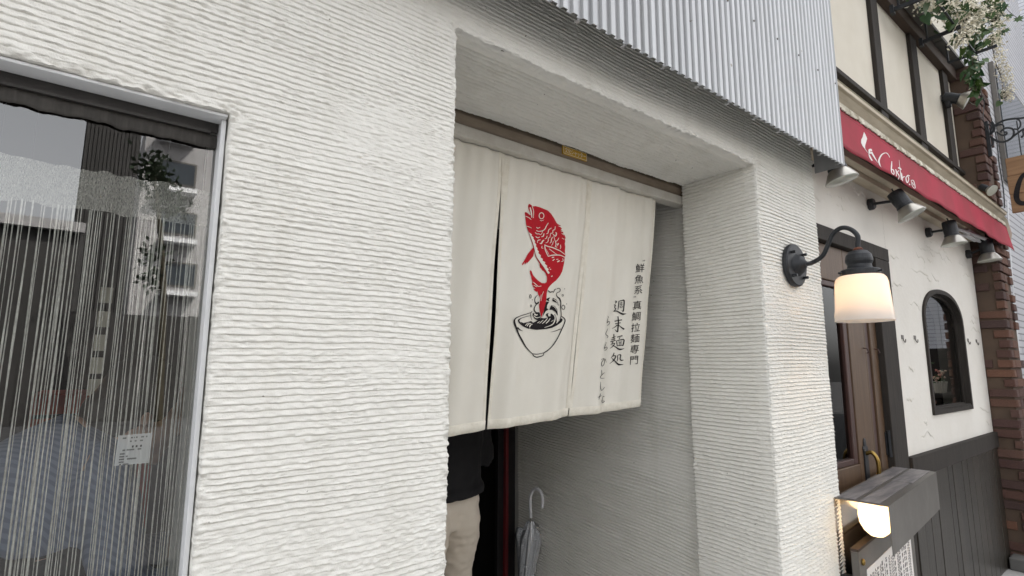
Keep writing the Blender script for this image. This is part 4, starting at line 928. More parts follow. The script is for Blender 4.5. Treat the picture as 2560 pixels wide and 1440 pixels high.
# dark room behind the bistro
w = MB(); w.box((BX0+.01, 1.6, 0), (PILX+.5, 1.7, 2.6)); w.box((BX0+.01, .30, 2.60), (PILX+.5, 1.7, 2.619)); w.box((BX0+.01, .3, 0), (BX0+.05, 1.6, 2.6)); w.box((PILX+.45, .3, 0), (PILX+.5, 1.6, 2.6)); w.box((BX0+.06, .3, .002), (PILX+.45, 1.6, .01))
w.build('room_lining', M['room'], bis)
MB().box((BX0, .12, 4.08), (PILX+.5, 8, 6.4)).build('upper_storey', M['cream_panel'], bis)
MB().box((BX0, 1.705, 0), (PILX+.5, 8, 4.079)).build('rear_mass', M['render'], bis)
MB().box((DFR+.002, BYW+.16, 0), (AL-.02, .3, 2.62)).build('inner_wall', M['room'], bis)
# flowers on the inner sill of the arched window
vase = thing('flower_pot', 'white pot of pink and cream flowers inside the arched window', 'flower pot', (AC-.12, BYW+.24, AB))
px_ = AC-.10
MB().lathe([(.045, AB+.06), (.065, AB+.2), (.07, AB+.21)], 16, Matrix.Translation((px_, BYW+.25, 0))).build('pot', M['cardw'], vase)
MB().box((AL, BYW+.17, AB+.03), (AR, BYW+.40, AB+.058)).build('inner_shelf', M['timber'], vase)
fl = MB(); fr_ = random.Random(4)
for i in range(70):
    a = fr_.uniform(0, 6.28); r = fr_.uniform(0, .11); z = AB+.24+fr_.uniform(0, .14); fl.ball((px_+r*math.cos(a), BYW+.25+r*.6*math.sin(a), z), fr_.uniform(.010, .018), 6, (1, 1, .6))
o = fl.build('blossoms', mat('blossom', (.75, .62, .45), .8, c2=(.6, .16, .14), scale=9), vase); tag(o, None, None, kind='stuff')
fl = MB()
for i in range(160):
    a = fr_.uniform(0, 6.28); r = fr_.uniform(.02, .15); z = AB+.16+fr_.uniform(0, .36); c = Vector((px_+r*math.cos(a), BYW+.26+r*.6*math.sin(a), z)); d = Vector((fr_.gauss(0, 1), fr_.gauss(0, 1), fr_.gauss(0, 1))).normalized()*.022; e = d.orthogonal().normalized()*.009
    fl.add([c-d, c+e, c+d, c-e], [(0, 1, 2, 3)])
o = fl.build('foliage', M['leaf'], vase, fixn=False); tag(o, None, None, kind='stuff')
# wainscot: top rail and single boards
MB().box((DFR+.001, BYW-.028, ZW-.118), (PILX-.001, BYW+.02, ZW)).build('wainscot_rail', M['timber'], bis, bevel=.004)
rb = random.Random(5); x = DFR+.002; bn = 0
while x < PILX-.02:
    w_ = min(rb.choice([.052, .10, .118, .125, .14, .15]), PILX-.002-x)
    o = MB().box((x+.0025, BYW-.016+rb.uniform(-.002, .002), .0), (x+w_-.0025, BYW+.02, ZW-.116)).build('board', M['wains'], bis, bevel=.003); x += w_
MB().box((DFR, BYW+.006, 0), (PILX, BYW+.15, ZW-.021)).build('wainscot_backing', M['dark'], bis)
# skirting stone at the foot of the pillar
MB().box((PILX-.16, PILY-.02, 0), (PILX-.002, BYW-.029, .09)).build('kerb_stone', M['soffit_grey'], bis, bevel=.01)
# upper panels and timbers
MB().box((BX0, BYW+.004, 2.621), (PILX, BYW+.12, ZB)).build('upper_panels', M['cream_panel'], bis)
def timber(x0, x1, z0, z1, mt=M['timber'], y=BYW-.022): return MB().box((x0, y, z0), (x1, BYW+.05, z1)).build('timber', mt, bis, bevel=.004)
for pa_, pb_ in ((2181, 2197), (2283, 2297), (2365, 2376)):
    yy = 60 if pa_ < 2200 else (170 if pa_ < 2300 else 260)
    a, c = float(on_y(pa_, yy, BYW-.02)[0]), float(on_y(pb_, yy, BYW-.02)[0]); timber(a, c, 2.95, ZB)
zp = float(on_y(2090, 186, BYW)[2])
timber(BX0, PILX-.002, zp-.02, zp+.012, y=BYW-.030)
timber(BX0, PILX-.002, ZB, ZB+.105, M['beam'], y=BYW-.05)
sf = MB(); SOFY = float(on_z(2345, 82, ZB+.107)[1]); sf.box((BX0, SOFY, ZB+.107), (PILX+.1, BYW-.0, ZB+.135)); sf.build('eave_soffit', M['soffit_grey'], bis)
for k_ in range(5): MB().box((BX0+.35+k_*.75, SOFY+.002, ZB+.10), (BX0+.36+k_*.75, BYW-.052, ZB+.1065)).build('soffit_batten', M['soffit_grey'], bis)
# bistro door, set back in its dark frame
DY = BYW+.018
dx = lambda px, py=900, Y=DY: float(on_y(px, py, Y)[0])
fr0, fr1 = dx(2207, 900, BYW+.0), DFR
dr = MB(); dr.box((fr0, BYW-.012, 0), (fr1-.001, BYW+.16, DTOP-.075)); dr.box((BX0, BYW-.013, DTOP-.0745), (fr1-.0005, BYW+.16, DTOP+.003)); 
door = dr.build('door_frame', M['timber'], bis, bevel=.004)
st_l, st_r = dx(2148), dx(2166)                                 # meeting stile
top_z = DTOP-.078; gz0 = float(on_y(2120, 1152, DY)[2]); gz1 = float(on_y(2080, 716, DY)[2])
gl0, gl1 = BX0+.06, dx(2118)
leaf_y0, leaf_y1 = DY, DY+.045
MB().box((gl1+.05, leaf_y0, .02), (st_r, leaf_y1, top_z)).build('meeting_stile', M['wood'], door, bevel=.004)
MB().box((BX0+.012, leaf_y0, gz1+.03), (gl1+.0495, leaf_y1, top_z)).build('top_rail', M['wood'], door, bevel=.004)
MB().box((BX0+.012, leaf_y0, .02), (gl1+.0495, leaf_y1, gz0-.03)).build('lower_panel', M['wood'], door, bevel=.004)
gb = MB(); gb.box((gl1, leaf_y0+.006, gz0-.029), (gl1+.049, leaf_y1-.005, gz1+.029)); gb.box((gl0, leaf_y0+.006, gz0-.029), (gl1-.0005, leaf_y1-.005, gz0)); gb.box((gl0, leaf_y0+.006, gz1), (gl1-.0005, leaf_y1-.005, gz1+.029)); gb.build('glazing_bead', M['wood_dark'], door, bevel=.004)
MB().box((BX0+.0125, leaf_y0, gz0-.0295), (gl0-.0005, leaf_y1, gz1+.0295)).build('left_stile', M['wood'], door)
MB().add([(gl0, DY+.022, gz0), (gl1, DY+.022, gz0), (gl1, DY+.022, gz1), (gl0, DY+.022, gz1)], [(0, 1, 2, 3)]).build('pane', glass_mat('door_glass', (.6, .6, .58), 1.18), door)
r0, r1 = dx(2170), dx(2182); r2 = dx(2195)
MB().box((st_r+.003, leaf_y0+.002, .02), (r0, leaf_y1, top_z)).build('narrow_leaf', M['wood'], door, bevel=.004)
MB().box((r0+.0005, leaf_y0+.012, .02), (r1, leaf_y1-.004, top_z)).build('narrow_panel', M['wood_dark'], door, bevel=.003)
MB().box((r1+.0005, leaf_y0+.002, .02), (fr0-.001, leaf_y1, top_z)).build('hinge_stile', M['wood'], door, bevel=.004)
hx, hz = dx(2162, 1130), float(on_y(2165, 1130, DY)[2])
hp_ = MB().box((hx-.022, DY-.007, hz-.16), (hx+.022, DY+.001, hz+.03)); hp_.ball((hx, DY-.003, hz+.045), .022, 10, (.8, .25, 1.2)); hp_.ball((hx-.018, DY-.003, hz+.02), .014, 8, (1, .4, 1)); hp_.ball((hx+.018, DY-.003, hz+.02), .014, 8, (1, .4, 1))
hpo = hp_.build('lock_plate', M['iron'], door)
MB().tube(catmull([(hx, DY-.005, hz-.005), (hx+.003, DY-.032, hz+.002), (hx+.004, DY-.052, hz-.03), (hx+.004, DY-.055, hz-.085), (hx+.004, DY-.045, hz-.12)], 6), [.010]*25, 10).build('pull_handle', M['brass'], hpo, smooth=True)
hgx, hgz = dx(2245, 1105, BYW), float(on_y(2245, 1105, BYW)[2])
hg = MB(); hg.box((fr0-.02, DY-.004, hgz-.06), (fr0+.0, DY+.004, hgz+.06)); hg.tube([(fr0-.002, DY-.012, hgz-.07), (fr0-.002, DY-.012, hgz+.07)], .009, 8); hg.build('hinge', M['iron'], door)
for (ax0, ay0) in ((2158, 870), (2185, 872)):
    q = on_y(ax0, ay0, DY-.002); MB().tube([q, q+np.array([0, -.018, -.004]), q+np.array([.006, -.024, -.022]), q+np.array([.008, -.012, -.028])], .003, 6).build('coat_peg', M['wood_dark'], door)
# brick pillar
pil = MB().box((PILX+.012, PILY+.012, 0), (PILX+.42, BYW+.3, 4.09)).build('brick_pillar', M['brickrender'], bis)
def brick_mesh(seed):
    r_ = random.Random(seed); m2 = MB().box((-.5, -.5, -.5), (.5, .5, .5)).mesh('brick')
    bm = bmesh.new(); bm.from_mesh(m2); bmesh.ops.bevel(bm, geom=list(bm.edges), offset=.06, segments=1, affect='EDGES')
    for v in bm.verts: v.co += Vector((r_.uniform(-1, 1)*.02, r_.uniform(-1, 1)*.02, r_.uniform(-1, 1)*.03))
    bm.to_mesh(m2); bm.free(); m2.materials.append(M['brick']); return m2
BMs = [brick_mesh(i) for i in range(5)]
def brick(x0, x1, y0, y1, z0, z1):
    o = bpy.data.objects.new('brick', BMs[rb.randrange(5)]); COL.objects.link(o); o.location = ((x0+x1)/2, (y0+y1)/2, (z0+z1)/2); o.scale = (x1-x0, y1-y0, z1-z0); o.rotation_euler = (rb.uniform(-.02, .02), 0, rb.uniform(-.02, .02)); child(o, pil)
fw = BYW-PILY; z = .03; row = 0; BP = .0775
while z < 4.0:
    h_ = .060
    up = z > 2.0
    kind = rb.random()
    pr = rb.uniform(.004, .012)
    if kind < (.14 if up else .46): brick(PILX-pr, PILX+.10, PILY-.008, BYW-.002, z, z+h_)                     # full-length corner brick
    else:
        L = rb.choice([.045, .06, .085]); brick(PILX-pr, PILX+.10, PILY-.008, PILY+L, z, z+h_)                  # short corner brick
        if rb.random() < .28: brick(PILX-.006, PILX+.05, PILY+L+.03, BYW-.002, z, z+h_)
    if rb.random() < .9: brick(PILX+.112, PILX+.112+rb.choice([.1, .2]), PILY-.008, PILY+.06, z, z+h_)
    if rb.random() < .7: brick(PILX+.325, PILX+.43, PILY-.008, PILY+.06, z, z+h_)
    z += BP+rb.uniform(-.003, .003); row += 1
# wall hooks
for i, (hx0, hy0) in enumerate(((2256, 846), (2287, 847), (2420, 853), (2441, 855))):
    q = on_y(hx0, hy0, BYW-.001)
    hk = thing('wall_hook', ('small grey hook on the cream wall next to the dark door frame', 'small grey hook on the cream wall midway between door frame and arched window', 'small grey hook on the cream wall just past the arched window', 'small grey hook on the cream wall nearest the brick pillar')[i], 'hook', tuple(q), group='hooks on the bistro wall')
    MB().box((q[0]-.018, q[1]-.002, q[2]-.004), (q[0]+.020, q[1], q[2]+.020)).build('hook_plate', M['steel'], hk)
    MB().tube(catmull([q+np.array([.0, -.004, .0]), q+np.array([.0, -.005, -.010]), q+np.array([.010, -.007, -.022]), q+np.array([.022, -.008, -.020]), q+np.array([.028, -.008, -.004])], 4), .0028, 8).build('hook_arm', M['steel'], hk, smooth=True)

# ================================================================== AWNING
AY = -.10; AX0, AX1 = 2.545, float(on_y(2516, 570, AY)[0])
awn = thing('awning', 'red fabric awning with white brush lettering in a weathered cream cassette', 'awning', (4.2, -.02, 2.45))
zA = lambda py: float(on_y(2095, py, AY)[2])
zl0, zl1, zb1, zr1, zf1, zv1 = zA(207), zA(221), zA(238), zA(251), zA(271), 2.487
MB().prof_x([(AY-.012, zl0), (AY-.016, zl0-.008), (AY-.014, zl1), (AY+.0, zl1-.004), (AY+.03, zb1), (AY+.05, zb1+.002), (BYW-.031, zb1+.02), (BYW-.031, zl0+.12), (AY+.05, zl0+.03)], AX0, AX1).build('cassette', M['awn_cream'], awn, bevel=.003)
MB().box((AX0+.002, AY-.0165, zl0-.014), (AX1-.002, AY-.0145, zl0-.006)).build('cassette_lip', M['awn_dirty'], awn)
MB().prof_x([(AY+.028, zb1-.001), (AY+.012, zr1), (AY+.012, zr1-.004), (AY+.05, zr1-.004), (AY+.05, zb1-.001)], AX0+.003, AX1-.02).build('rolled_cloth', M['awn_dirty'], awn)
mb = MB(); xs = np.linspace(AX0+.002, AX1-.03, 420); tp = []; bt = []
for x in xs:
    tp.append((x, AY+.004+.002*math.sin(x*300), zr1-.003)); bt.append((x, AY-.003+.003*math.sin(x*530), zf1+.004+.006*vnoise(x*80, 0, 5)))
mb.loft([tp, bt], caps=False, closed=False); o = mb.build('brush_strip', M['brush'], awn, fixn=False); o.modifiers.new('t', 'SOLIDIFY').thickness = .004
MB().box((AX0+.001, AY+.006, zf1-.02), (AX1-.015, AY+.045, zr1-.005)).build('front_bar', M['awn_dirty'], awn)
def val_y(x, t): return AY+.001-.010*t*t+.005*math.sin(x*7+t)*t+.004*math.sin(x*17)*t*t-.02*float(sstep(AX1-.22, AX1, x))*t
mb = MB(); xs = np.linspace(AX0+.001, AX1+.0, 220); rings = []
for j_, t in enumerate(np.linspace(0, 1, 9)):
    zr_ = zf1+.006+(zv1-zf1-.006)*t
    fl_ = lambda x: float(sstep(AX1-.22, AX1, x))*t
    rings.append([(x, val_y(x, t), zr_-.02*fl_(x)) for x in xs])
mb.loft(rings, caps=False, closed=False); v_ = mb.build('valance', M['awn_red'], awn, smooth=True, fixn=False); v_.modifiers.new('t', 'SOLIDIFY').thickness = .0015
mb = MB()
for zz in (zf1-.012, zv1+.016):
    tt = (zf1+.006-zz)/(zf1+.006-zv1); xs2 = np.linspace(AX0+.002, AX1-.25, 160)
    mb.loft([[(x, val_y(x, tt)-.0016, zz-.0015) for x in xs2], [(x, val_y(x, tt)-.0016, zz+.0015) for x in xs2]], caps=False, closed=False)
mb.build('stitch_line', mat('stitch', (.2, .02, .03), .8), v_)
# end flap, arm and tubes under the awning
MB().add([(AX1+.002, AY+.02, zl0-.01), (AX1+.002, AY-.012, zb1), (AX1+.004, AY-.03, zf1-.06), (AX1+.004, AY-.012, zv1+.04), (AX1+.002, AY+.05, zf1), (AX1+.002, BYW-.04, zb1)], [(0, 1, 2, 3, 4, 5)]).build('end_flap', M['cardw'], awn)
ar = MB(); ar.box((AX0+.01, .0, 2.56), (AX1-.2, .04, 2.60)); ar.box((BX0+.01, BYW-.06, 2.53), (PILX-.1, BYW-.002, 2.585)); ar.build('awning_beam', M['awn_cream'], awn, bevel=.003)
ar = MB(); ar.tube([(4.9, .03, 2.53), (5.6, -.04, 2.52)], .014, 8); ar.tube([(4.9, .05, 2.505), (5.75, -.02, 2.50)], .009, 8); ar.box((5.2, -.01, 2.50), (5.5, .03, 2.55)); ar.build('folding_arm', M['alu'], awn)
MB().box((AX0+.01, -.05, 2.6005), (AX1-.05, BYW-.031, 2.628)).build('canopy_underside', M['beam'], awn)
def on_val(px, py):
    Y = AY-.01
    for _ in range(6):
        q = on_y(px, py, Y); Y = val_y(float(q[0]), min(1, max(0, (zf1+.006-float(q[2]))/(zf1+.006-zv1))))-.003
    return tuple(on_y(px, py, Y))
k = Ink(lambda x, y, o: on_val(2140+x/9, 320+y/9))
k.poly([(180,85),(215,150),(252,240),(225,330),(205,400),(207,470),(195,465),(150,410),(115,330),(118,260),(145,210)], 0, 60)
for pts, w in (([(200,465),(270,560),(300,600)],(10,6,8)),([(290,520),(305,492),(335,492),(352,520)],(30,44,44,30)),([(300,520),(310,560),(340,560)],(40,50,20)),([(345,540),(380,600),(440,700),(492,782)],(40,36,22,4)),([(290,590),(320,660),(365,735)],(20,34,26)),
    ([(758,660),(735,615),(705,575),(660,560),(590,590),(540,660),(515,740),(532,815),(568,888)],(14,12,18,14,26,34,36,28,3)),([(805,748),(800,850),(795,930),(800,1000)],(16,30,24,18)),([(790,930),(830,935),(855,985),(850,1045),(800,1000)],20),([(885,930),(905,965),(908,1085)],20),([(965,955),(930,1000),(972,1080),(950,1160)],20),([(970,715),(985,880),(1010,1060),(1022,1165)],(4,12,22,18)),([(945,895),(985,905),(1022,938)],30),
    ([(1025,1010),(1050,1192)],20),([(1050,1130),(1075,1095),(1105,1100)],18),([(1165,1060),(1125,1120),(1138,1200),(1160,1228),(1187,1150),(1165,1065),(1212,1080)],22),([(1195,1255),(1215,1285)],24),([(1240,1175),(1298,1190),(1332,1350),(1272,1312),(1240,1175)],16),([(1268,1222),(1300,1290)],14)):
    k.stroke(pts, w, 0, 4)
k.done('brush_lettering', mat('awning_white', (.82, .76, .74), .8), v_)

# ================================================================== SPOTLIGHTS
def spot(base, elbow, head_dir, label, rb_=.030, size=1.0, group='spotlights on the bistro front'):
    t = thing('spotlight', label, 'spotlight', tuple(base), group=None)
    base = Vector(base); elbow = Vector(elbow); hd_ = Vector(head_dir).normalized()
    Tb = Matrix.Translation(base) @ Matrix.Rotation(R(90), 4, 'X')
    MB().lathe([(.034*size, 0), (.034*size, .022*size), (.028*size, .03*size)], 14, Tb).build('base', M['iron'], t)
    MB().tube([base+Vector((0, -.02, 0)), elbow], .0085*size, 8).build('arm', M['iron'], t)
    q = hd_.to_track_quat('Z', 'Y').to_matrix().to_4x4(); Th = Matrix.Translation(elbow) @ q
    s_ = size
    MB().lathe([(.036*s_, -.055*s_), (.040*s_, -.052*s_), (.042*s_, .0), (.040*s_, .038*s_), (.043*s_, .04*s_), (.043*s_, .052*s_)], 20, Th).build('holder', M['iron'], t, bevel=.001)
    MB().lathe([(.041*s_, .052*s_), (.052*s_, .066*s_), (.064*s_, .088*s_), (.073*s_, .106*s_), (.0745*s_, .109*s_)], 28, Th, caps=False).build('reflector', M['chrome'], t, smooth=True)
    MB().lathe([(.0735*s_, .1065*s_), (.0735*s_, .111*s_), (.066*s_, .113*s_), (.03*s_, .117*s_), (.002, .118*s_)], 28, Th).build('lens', M['lens'], t, smooth=True)
    sd__ = hd_.cross(Vector((0, 0, 1))); sd__ = sd__.normalized() if sd__.length > .05 else Vector((1, 0, 0))
    MB().tube([elbow-hd_*.05*s_, elbow-hd_*.075*s_+sd__*.012, elbow-hd_*.07*s_+sd__*.03], .004*s_, 6).build('cable_nub', M['iron'], t)
    return t
def wallpt(px, py): return on_y(px, py, BYW-.001)
def fwd(base, px, py): return on_x(px, py, float(base[0]))
b_ = wallpt(2172, 512); spot(b_, fwd(b_, 2250, 500), (.10, -.42, -.90), 'tilted black spotlight above the bistro door, under the red awning', size=.98)
b_ = wallpt(2316, 582); spot(b_, fwd(b_, 2376, 573), (.0, -.10, -1), 'black spotlight above the arched window, under the red awning', size=1.0)
b_ = wallpt(2416, 636); e_ = fwd(b_, 2466, 617); spot(b_, e_, (.0, -.08, -1), 'black spotlight beside the brick pillar, under the end of the red awning', size=1.05)
spot((2.64, BYW-.001, 2.46), (2.64, -.045, 2.455), (.1, -.22, -1), 'black spotlight tucked beside the white pier under the ribbed cladding', size=.95)
b_ = on_y(2366, 262, BYW-.023); spot(b_, fwd(b_, 2378, 245), (.25, -.85, -.45), 'black spotlight aimed outward above the awning, by the upper brickwork', size=1.0)
b_ = (PILX-.005+.0, PILY+.08, 0); q = on_x(2467, 470, PILX-.10)
t_ = spot((PILX-.02, float(q[1])+.10, float(q[2])+.02), (PILX-.06, float(q[1])+.02, float(q[2])+.015), (-.35, -.7, -.6), 'small round spotlight behind the awning cassette against the brick pillar', size=.62)

# ================================================================== IRON BRACKET AND HANGING SIGN
SX = PILX+.12
SG = lambda x, y: np.array(on_x(2460+x/9.6, 270+y/9.6, SX))
brk = thing('sign_bracket', 'black wrought-iron scroll bracket fixed to the brick pillar', 'bracket', (SX, PILY-.02, 3.2))
def scroll(pts, w0, w1, name='scroll', k_=7):
    c = catmull([tuple(SG(*p)) for p in pts], k_); n_ = len(c); A = []; 
    m2 = MB(); rings = []
    for i, q in enumerate(c):
        d = c[min(i+1, n_-1)]-c[max(i-1, 0)]; d = d/np.linalg.norm(d); nn = np.array([0, -d[2], d[1]]); t = i/(n_-1); w_ = (w0+(w1-w0)*t)/2
        rings.append([tuple(q+nn*w_+np.array([-.008, 0, 0])), tuple(q+nn*w_+np.array([.008, 0, 0])), tuple(q-nn*w_+np.array([.008, 0, 0])), tuple(q-nn*w_+np.array([-.008, 0, 0]))])
    m2.loft(rings); return m2.build(name, M['iron'], brk, bevel=.002)
scroll([(260,430),(330,370),(480,300),(640,265),(860,245),(1000,225),(1500,150),(2400,40)], .014, .012, 'top_bar')
scroll([(780,260),(850,300),(880,380),(860,460),(800,510),(720,500)], .012, .008)
scroll([(270,440),(360,405),(450,405),(480,440),(470,470)], .012, .006)
scroll([(150,680),(220,740),(330,800),(450,815),(570,780),(680,700),(720,600),(690,510),(600,480),(500,490),(420,550),(400,590)], .016, .012)
scroll([(300,570),(350,610),(420,655),(500,650),(550,610),(530,580),(480,590)], .010, .012)
scroll([(690,680),(800,610),(960,500),(1300,380),(2300,90)], .014, .010)
scroll([(190,740),(220,820),(210,880),(150,920),(110,910)], .014, .008)
scroll([(180,640),(160,560),(180,480),(150,410),(90,400)], .014, .008)
scroll([(180,340),(230,420),(240,520),(180,600),(120,650)], .022, .016)
scroll([(880,700),(920,690),(950,640),(940,560),(990,480)], .012, .010)
m2 = MB(); p0, p1 = SG(50, 330), SG(70, 1180); m2.box((SX-.012, float(p0[1])-.012, float(p1[2])), (SX+.012, float(p0[1])+.012, float(p0[2]))); m2.build('wall_bar', M['iron'], brk)
m2 = MB(); m2.bar((SX, float(p0[1]), float(p0[2])-.1), (SX, PILY-.006, float(p0[2])-.1), .014); m2.bar((SX, float(p0[1]), float(p1[2])+.1), (SX, PILY-.006, float(p1[2])+.1), .014); m2.build('fixing', M['iron'], brk)
sgn = thing('hanging_sign', 'brown wooden plank sign with black brush mark hanging from iron bracket', 'sign', tuple(on_x(2540, 470, SX)))
sa, sb_ = on_x(2513, 398, SX), on_x(2525, 535, SX); sy0 = float(sa[1]); zt_, zb_ = float(sa[2]), float(on_x(2525, 535, SX)[2])
for i in range(3):
    z1_ = zt_-(zt_-zb_)*i/3; z0_ = zt_-(zt_-zb_)*(i+1)/3
    MB().box((SX-.014+.001*i, sy0-.62, z0_+.0015), (SX+.014, sy0+.003*(i % 2), z1_)).build('plank', M['sign_wood'], sgn, bevel=.004)
m2 = MB(); m2.tube([(SX, sy0-.1, zt_-.002), (SX, sy0-.1, zt_+.30)], .004, 6); m2.tube([(SX, sy0-.52, zt_-.002), (SX, sy0-.52, zt_+.40)], .004, 6); m2.build('hanger', M['iron'], sgn)
k = Ink(lambda x, y, o: tuple(on_x(x, y, SX-.0165)))
k.stroke([(2572, 428), (2556, 440), (2546, 462), (2541, 490), (2547, 505), (2562, 508), (2580, 500)], (6, 10, 13, 15, 13, 10, 5), 0, 6)
k.done('brush_mark', M['ink_black'], sgn)

# ================================================================== MENU STAND in front of the bistro door
ZM = .972
A4 = [np.array(on_z(x, y, ZM)) for x, y in ((2098, 1237), (2220, 1265), (2339, 1179), (2242, 1165))]   # back-left, front-left, front-right, back-right
fl_, fr__ = A4[1], A4[2]; ex = Vector(fr__-fl_); Lm = ex.length; ex.normalize(); ez = Vector((0, 0, 1)); ey = ez.cross(ex)      # ey points back, towards the door
Dm = float(Vector(A4[0]-A4[1]).dot(ey)); O = Vector(fl_)
Dm = min(Dm, .185)
def TM(): return Matrix(((ex.x, ey.x, 0, O.x), (ex.y, ey.y, 0, O.y), (0, 0, 1, O.z), (0, 0, 0, 1)))
T = TM()
stand = thing('menu_stand', 'grey metal menu stand with glowing bulbs under its hood before the bistro door', 'menu stand', (O.x+.5, O.y+.1, 0))
FH = .182
MB().box((0, .0, -.004), (Lm, Dm, 0), T).build('hood_top', M['steel'], stand)
m2 = MB()
for a, b_, c, d in ((.005, .55, .03, .095), (.56, .99, .02, .10), (.01, .985, .115, .175)):
    m2.box((a*Lm, c, .0008), (b_*Lm, d, .0026), T)
m2.build('worn_tape', M['tape'], stand)
MB().box((0, -.0025, -FH), (Lm, -.0002, -.0002), T).build('hood_front', M['steel'], stand)
MB().box((.0, Dm+.0005, -.97), (Lm, Dm+.005, -.0), T).build('back_plate', M['steel_back'], stand)
pz0 = -.200
pnl = MB().box((.012, .118, -.90), (Lm-.012, .145, pz0), T).build('menu_panel', M['steel'], stand, bevel=.003)
MB().box((.011, .1175, pz0+.0005), (Lm-.011, .146, pz0+.010), T).build('panel_edge', M['beam'], pnl)
for xx in (.055, Lm-.055):
    for zz in (pz0-.045, -.85):
        MB().lathe([(.013, 0), (.013, .006), (.009, .010), (.002, .0115)], 14, T @ Matrix.Translation((xx, .118, zz)) @ Matrix.Rotation(R(90), 4, 'X')).build('bolt', M['brass'], pnl, smooth=True)
mp_ = MB().box((.10, .1155, -.86), (Lm-.10, .1172, pz0-.085), T).build('menu_sheet', M['paper'], pnl)
m2 = MB(); rm = random.Random(9); xx = .14; wide = False
while xx < Lm-.13:
    big = rm.random() < .3; w_ = .020 if big else .010; z = pz0-.105-(rm.random()*.02 if not big else 0); zend = pz0-.105-rm.uniform(.25, .5)
    while z > zend:
        hgt = w_*rm.uniform(.85, 1.0)
        for _ in range(5):                                       # small print: unreadable strokes
            if rm.random() < .5: x0 = rm.uniform(0, .75)*w_; m2.box((xx+x0, .1148, z-hgt), (xx+x0+w_*.16, .1154, z), T)
            else: z0 = rm.uniform(0, .8)*hgt; m2.box((xx, .1148, z-z0-hgt*.16), (xx+w_, .1154, z-z0), T)
        z -= hgt*1.35
    xx += w_*rm.choice([1.5, 2.0, 2.6])
m2.build('menu_print', mat('menu_ink', (.12, .11, .11), .8), mp_)
for lx in (.0, Lm-.03): MB().box((lx+.02, .150, -ZM), (lx+.05, Dm-.002, -.30), T).build('leg', M['iron'], stand)
MB().box((-.02, -.02, -ZM), (Lm+.02, Dm+.02, -ZM+.02), T).build('foot', M['iron'], stand)
for lx, lz in ((.105, -.004), (Lm*.80, -.062)):
    bl = MB(); bl.lathe([(.020, .0), (.030, -.004), (.050, -.014), (.058, -.034), (.061, -.066), (.057, -.096), (.044, -.122), (.024, -.14), (.002, -.146)], 28, T @ Matrix.Translation((lx, .069, lz)))
    bo = bl.build('bulb', shade, stand, smooth=True); MB().ball(tuple(T @ Vector((lx, .069, lz-.07))), .024, 14).build('filament', M['bulb'], bo, smooth=True)

# ================================================================== PLANTS on a rack under the eave
rack = thing('planter_rack', 'black iron planter rack projecting below the bistro eave', 'planter rack', (4.6, -.1, 3.97))
m2 = MB()
bars = []
for (pxa, pya, pxb, pyb) in ((2306, 106, 2402, 66), (2234, 24, 2330, -14)):
    a = np.array(on_y(pxa, pya, .03)); c = np.array(on_x(pxb, pyb, float(a[0]))); bars.append((a, c))
    MB().bar(a, c, .020, .024).build('bracket_bar', M['iron'], rack); MB().box((a[0]-.02, a[1]-.004, a[2]-.03), (a[0]+.02, a[1]+.018, a[2]+.03)).build('bracket_foot', M['iron'], rack)
    MB().bar((a[0], .0, a[2]+.0), (a[0], .0, ZB+.106), .012).build('drop_rod', M['iron'], rack)
zr = float(bars[0][1][2])+.02; yr = float(bars[0][1][1])
for dy in (0,): MB().bar((2.9, yr+dy+.03, zr), (float(bars[0][0][0])+.6, yr+dy+.03, zr), .012).build('rail', M['iron'], rack)
for xx in (float(bars[0][0][0])+.55,): MB().bar((xx, .0, zr), (xx, yr-.1, zr), .018).build('bracket_bar', M['iron'], rack); MB().bar((xx, .0, zr), (xx, .0, ZB+.106), .012).build('drop_rod', M['iron'], rack)
def leaf_mesh(kind, seed):
    r_ = random.Random(seed); m2 = MB()
    if kind == 'maple': out = [(0, 0), (.32, -.12), (.26, .10), (.55, .22), (.30, .32), (.36, .62), (.12, .50), (0, 1.0), (-.12, .50), (-.36, .62), (-.30, .32), (-.55, .22), (-.26, .10), (-.32, -.12)]
    else: out = [(0, 0), (.30, -.06), (.40, .18), (.30, .45), (.16, .72), (0, 1.0), (-.16, .72), (-.30, .45), (-.40, .18), (-.30, -.06)]
    V = [(0, .35, .06)]+[(x, y, -.10*abs(x)+.10*math.sin(y*3+seed)-.12*y*y) for x, y in out]; n_ = len(out)
    m2.add(V, [(0, 1+i, 1+(i+1) % n_) for i in range(n_)]); me = m2.mesh('leaf', True); me.materials.append(M['leaf']); return me
LM = [leaf_mesh('ivy', i) for i in range(4)]; MM = [leaf_mesh('maple', i) for i in range(2)]
def petal_mb(mb, c, d, s):
    d = d.normalized(); e = d.orthogonal().normalized(); e = Matrix.Rotation(rp.uniform(0, 6.28), 3, d) @ e; g_ = d.cross(e)
    mb.add([c, c+d*s*.45+e*s*.22+g_*s*.06, c+d*s, c+d*s*.45-e*s*.22+g_*s*.06], [(0, 1, 2), (0, 2, 3)])
rp = random.Random(21)
PY = yr+.03
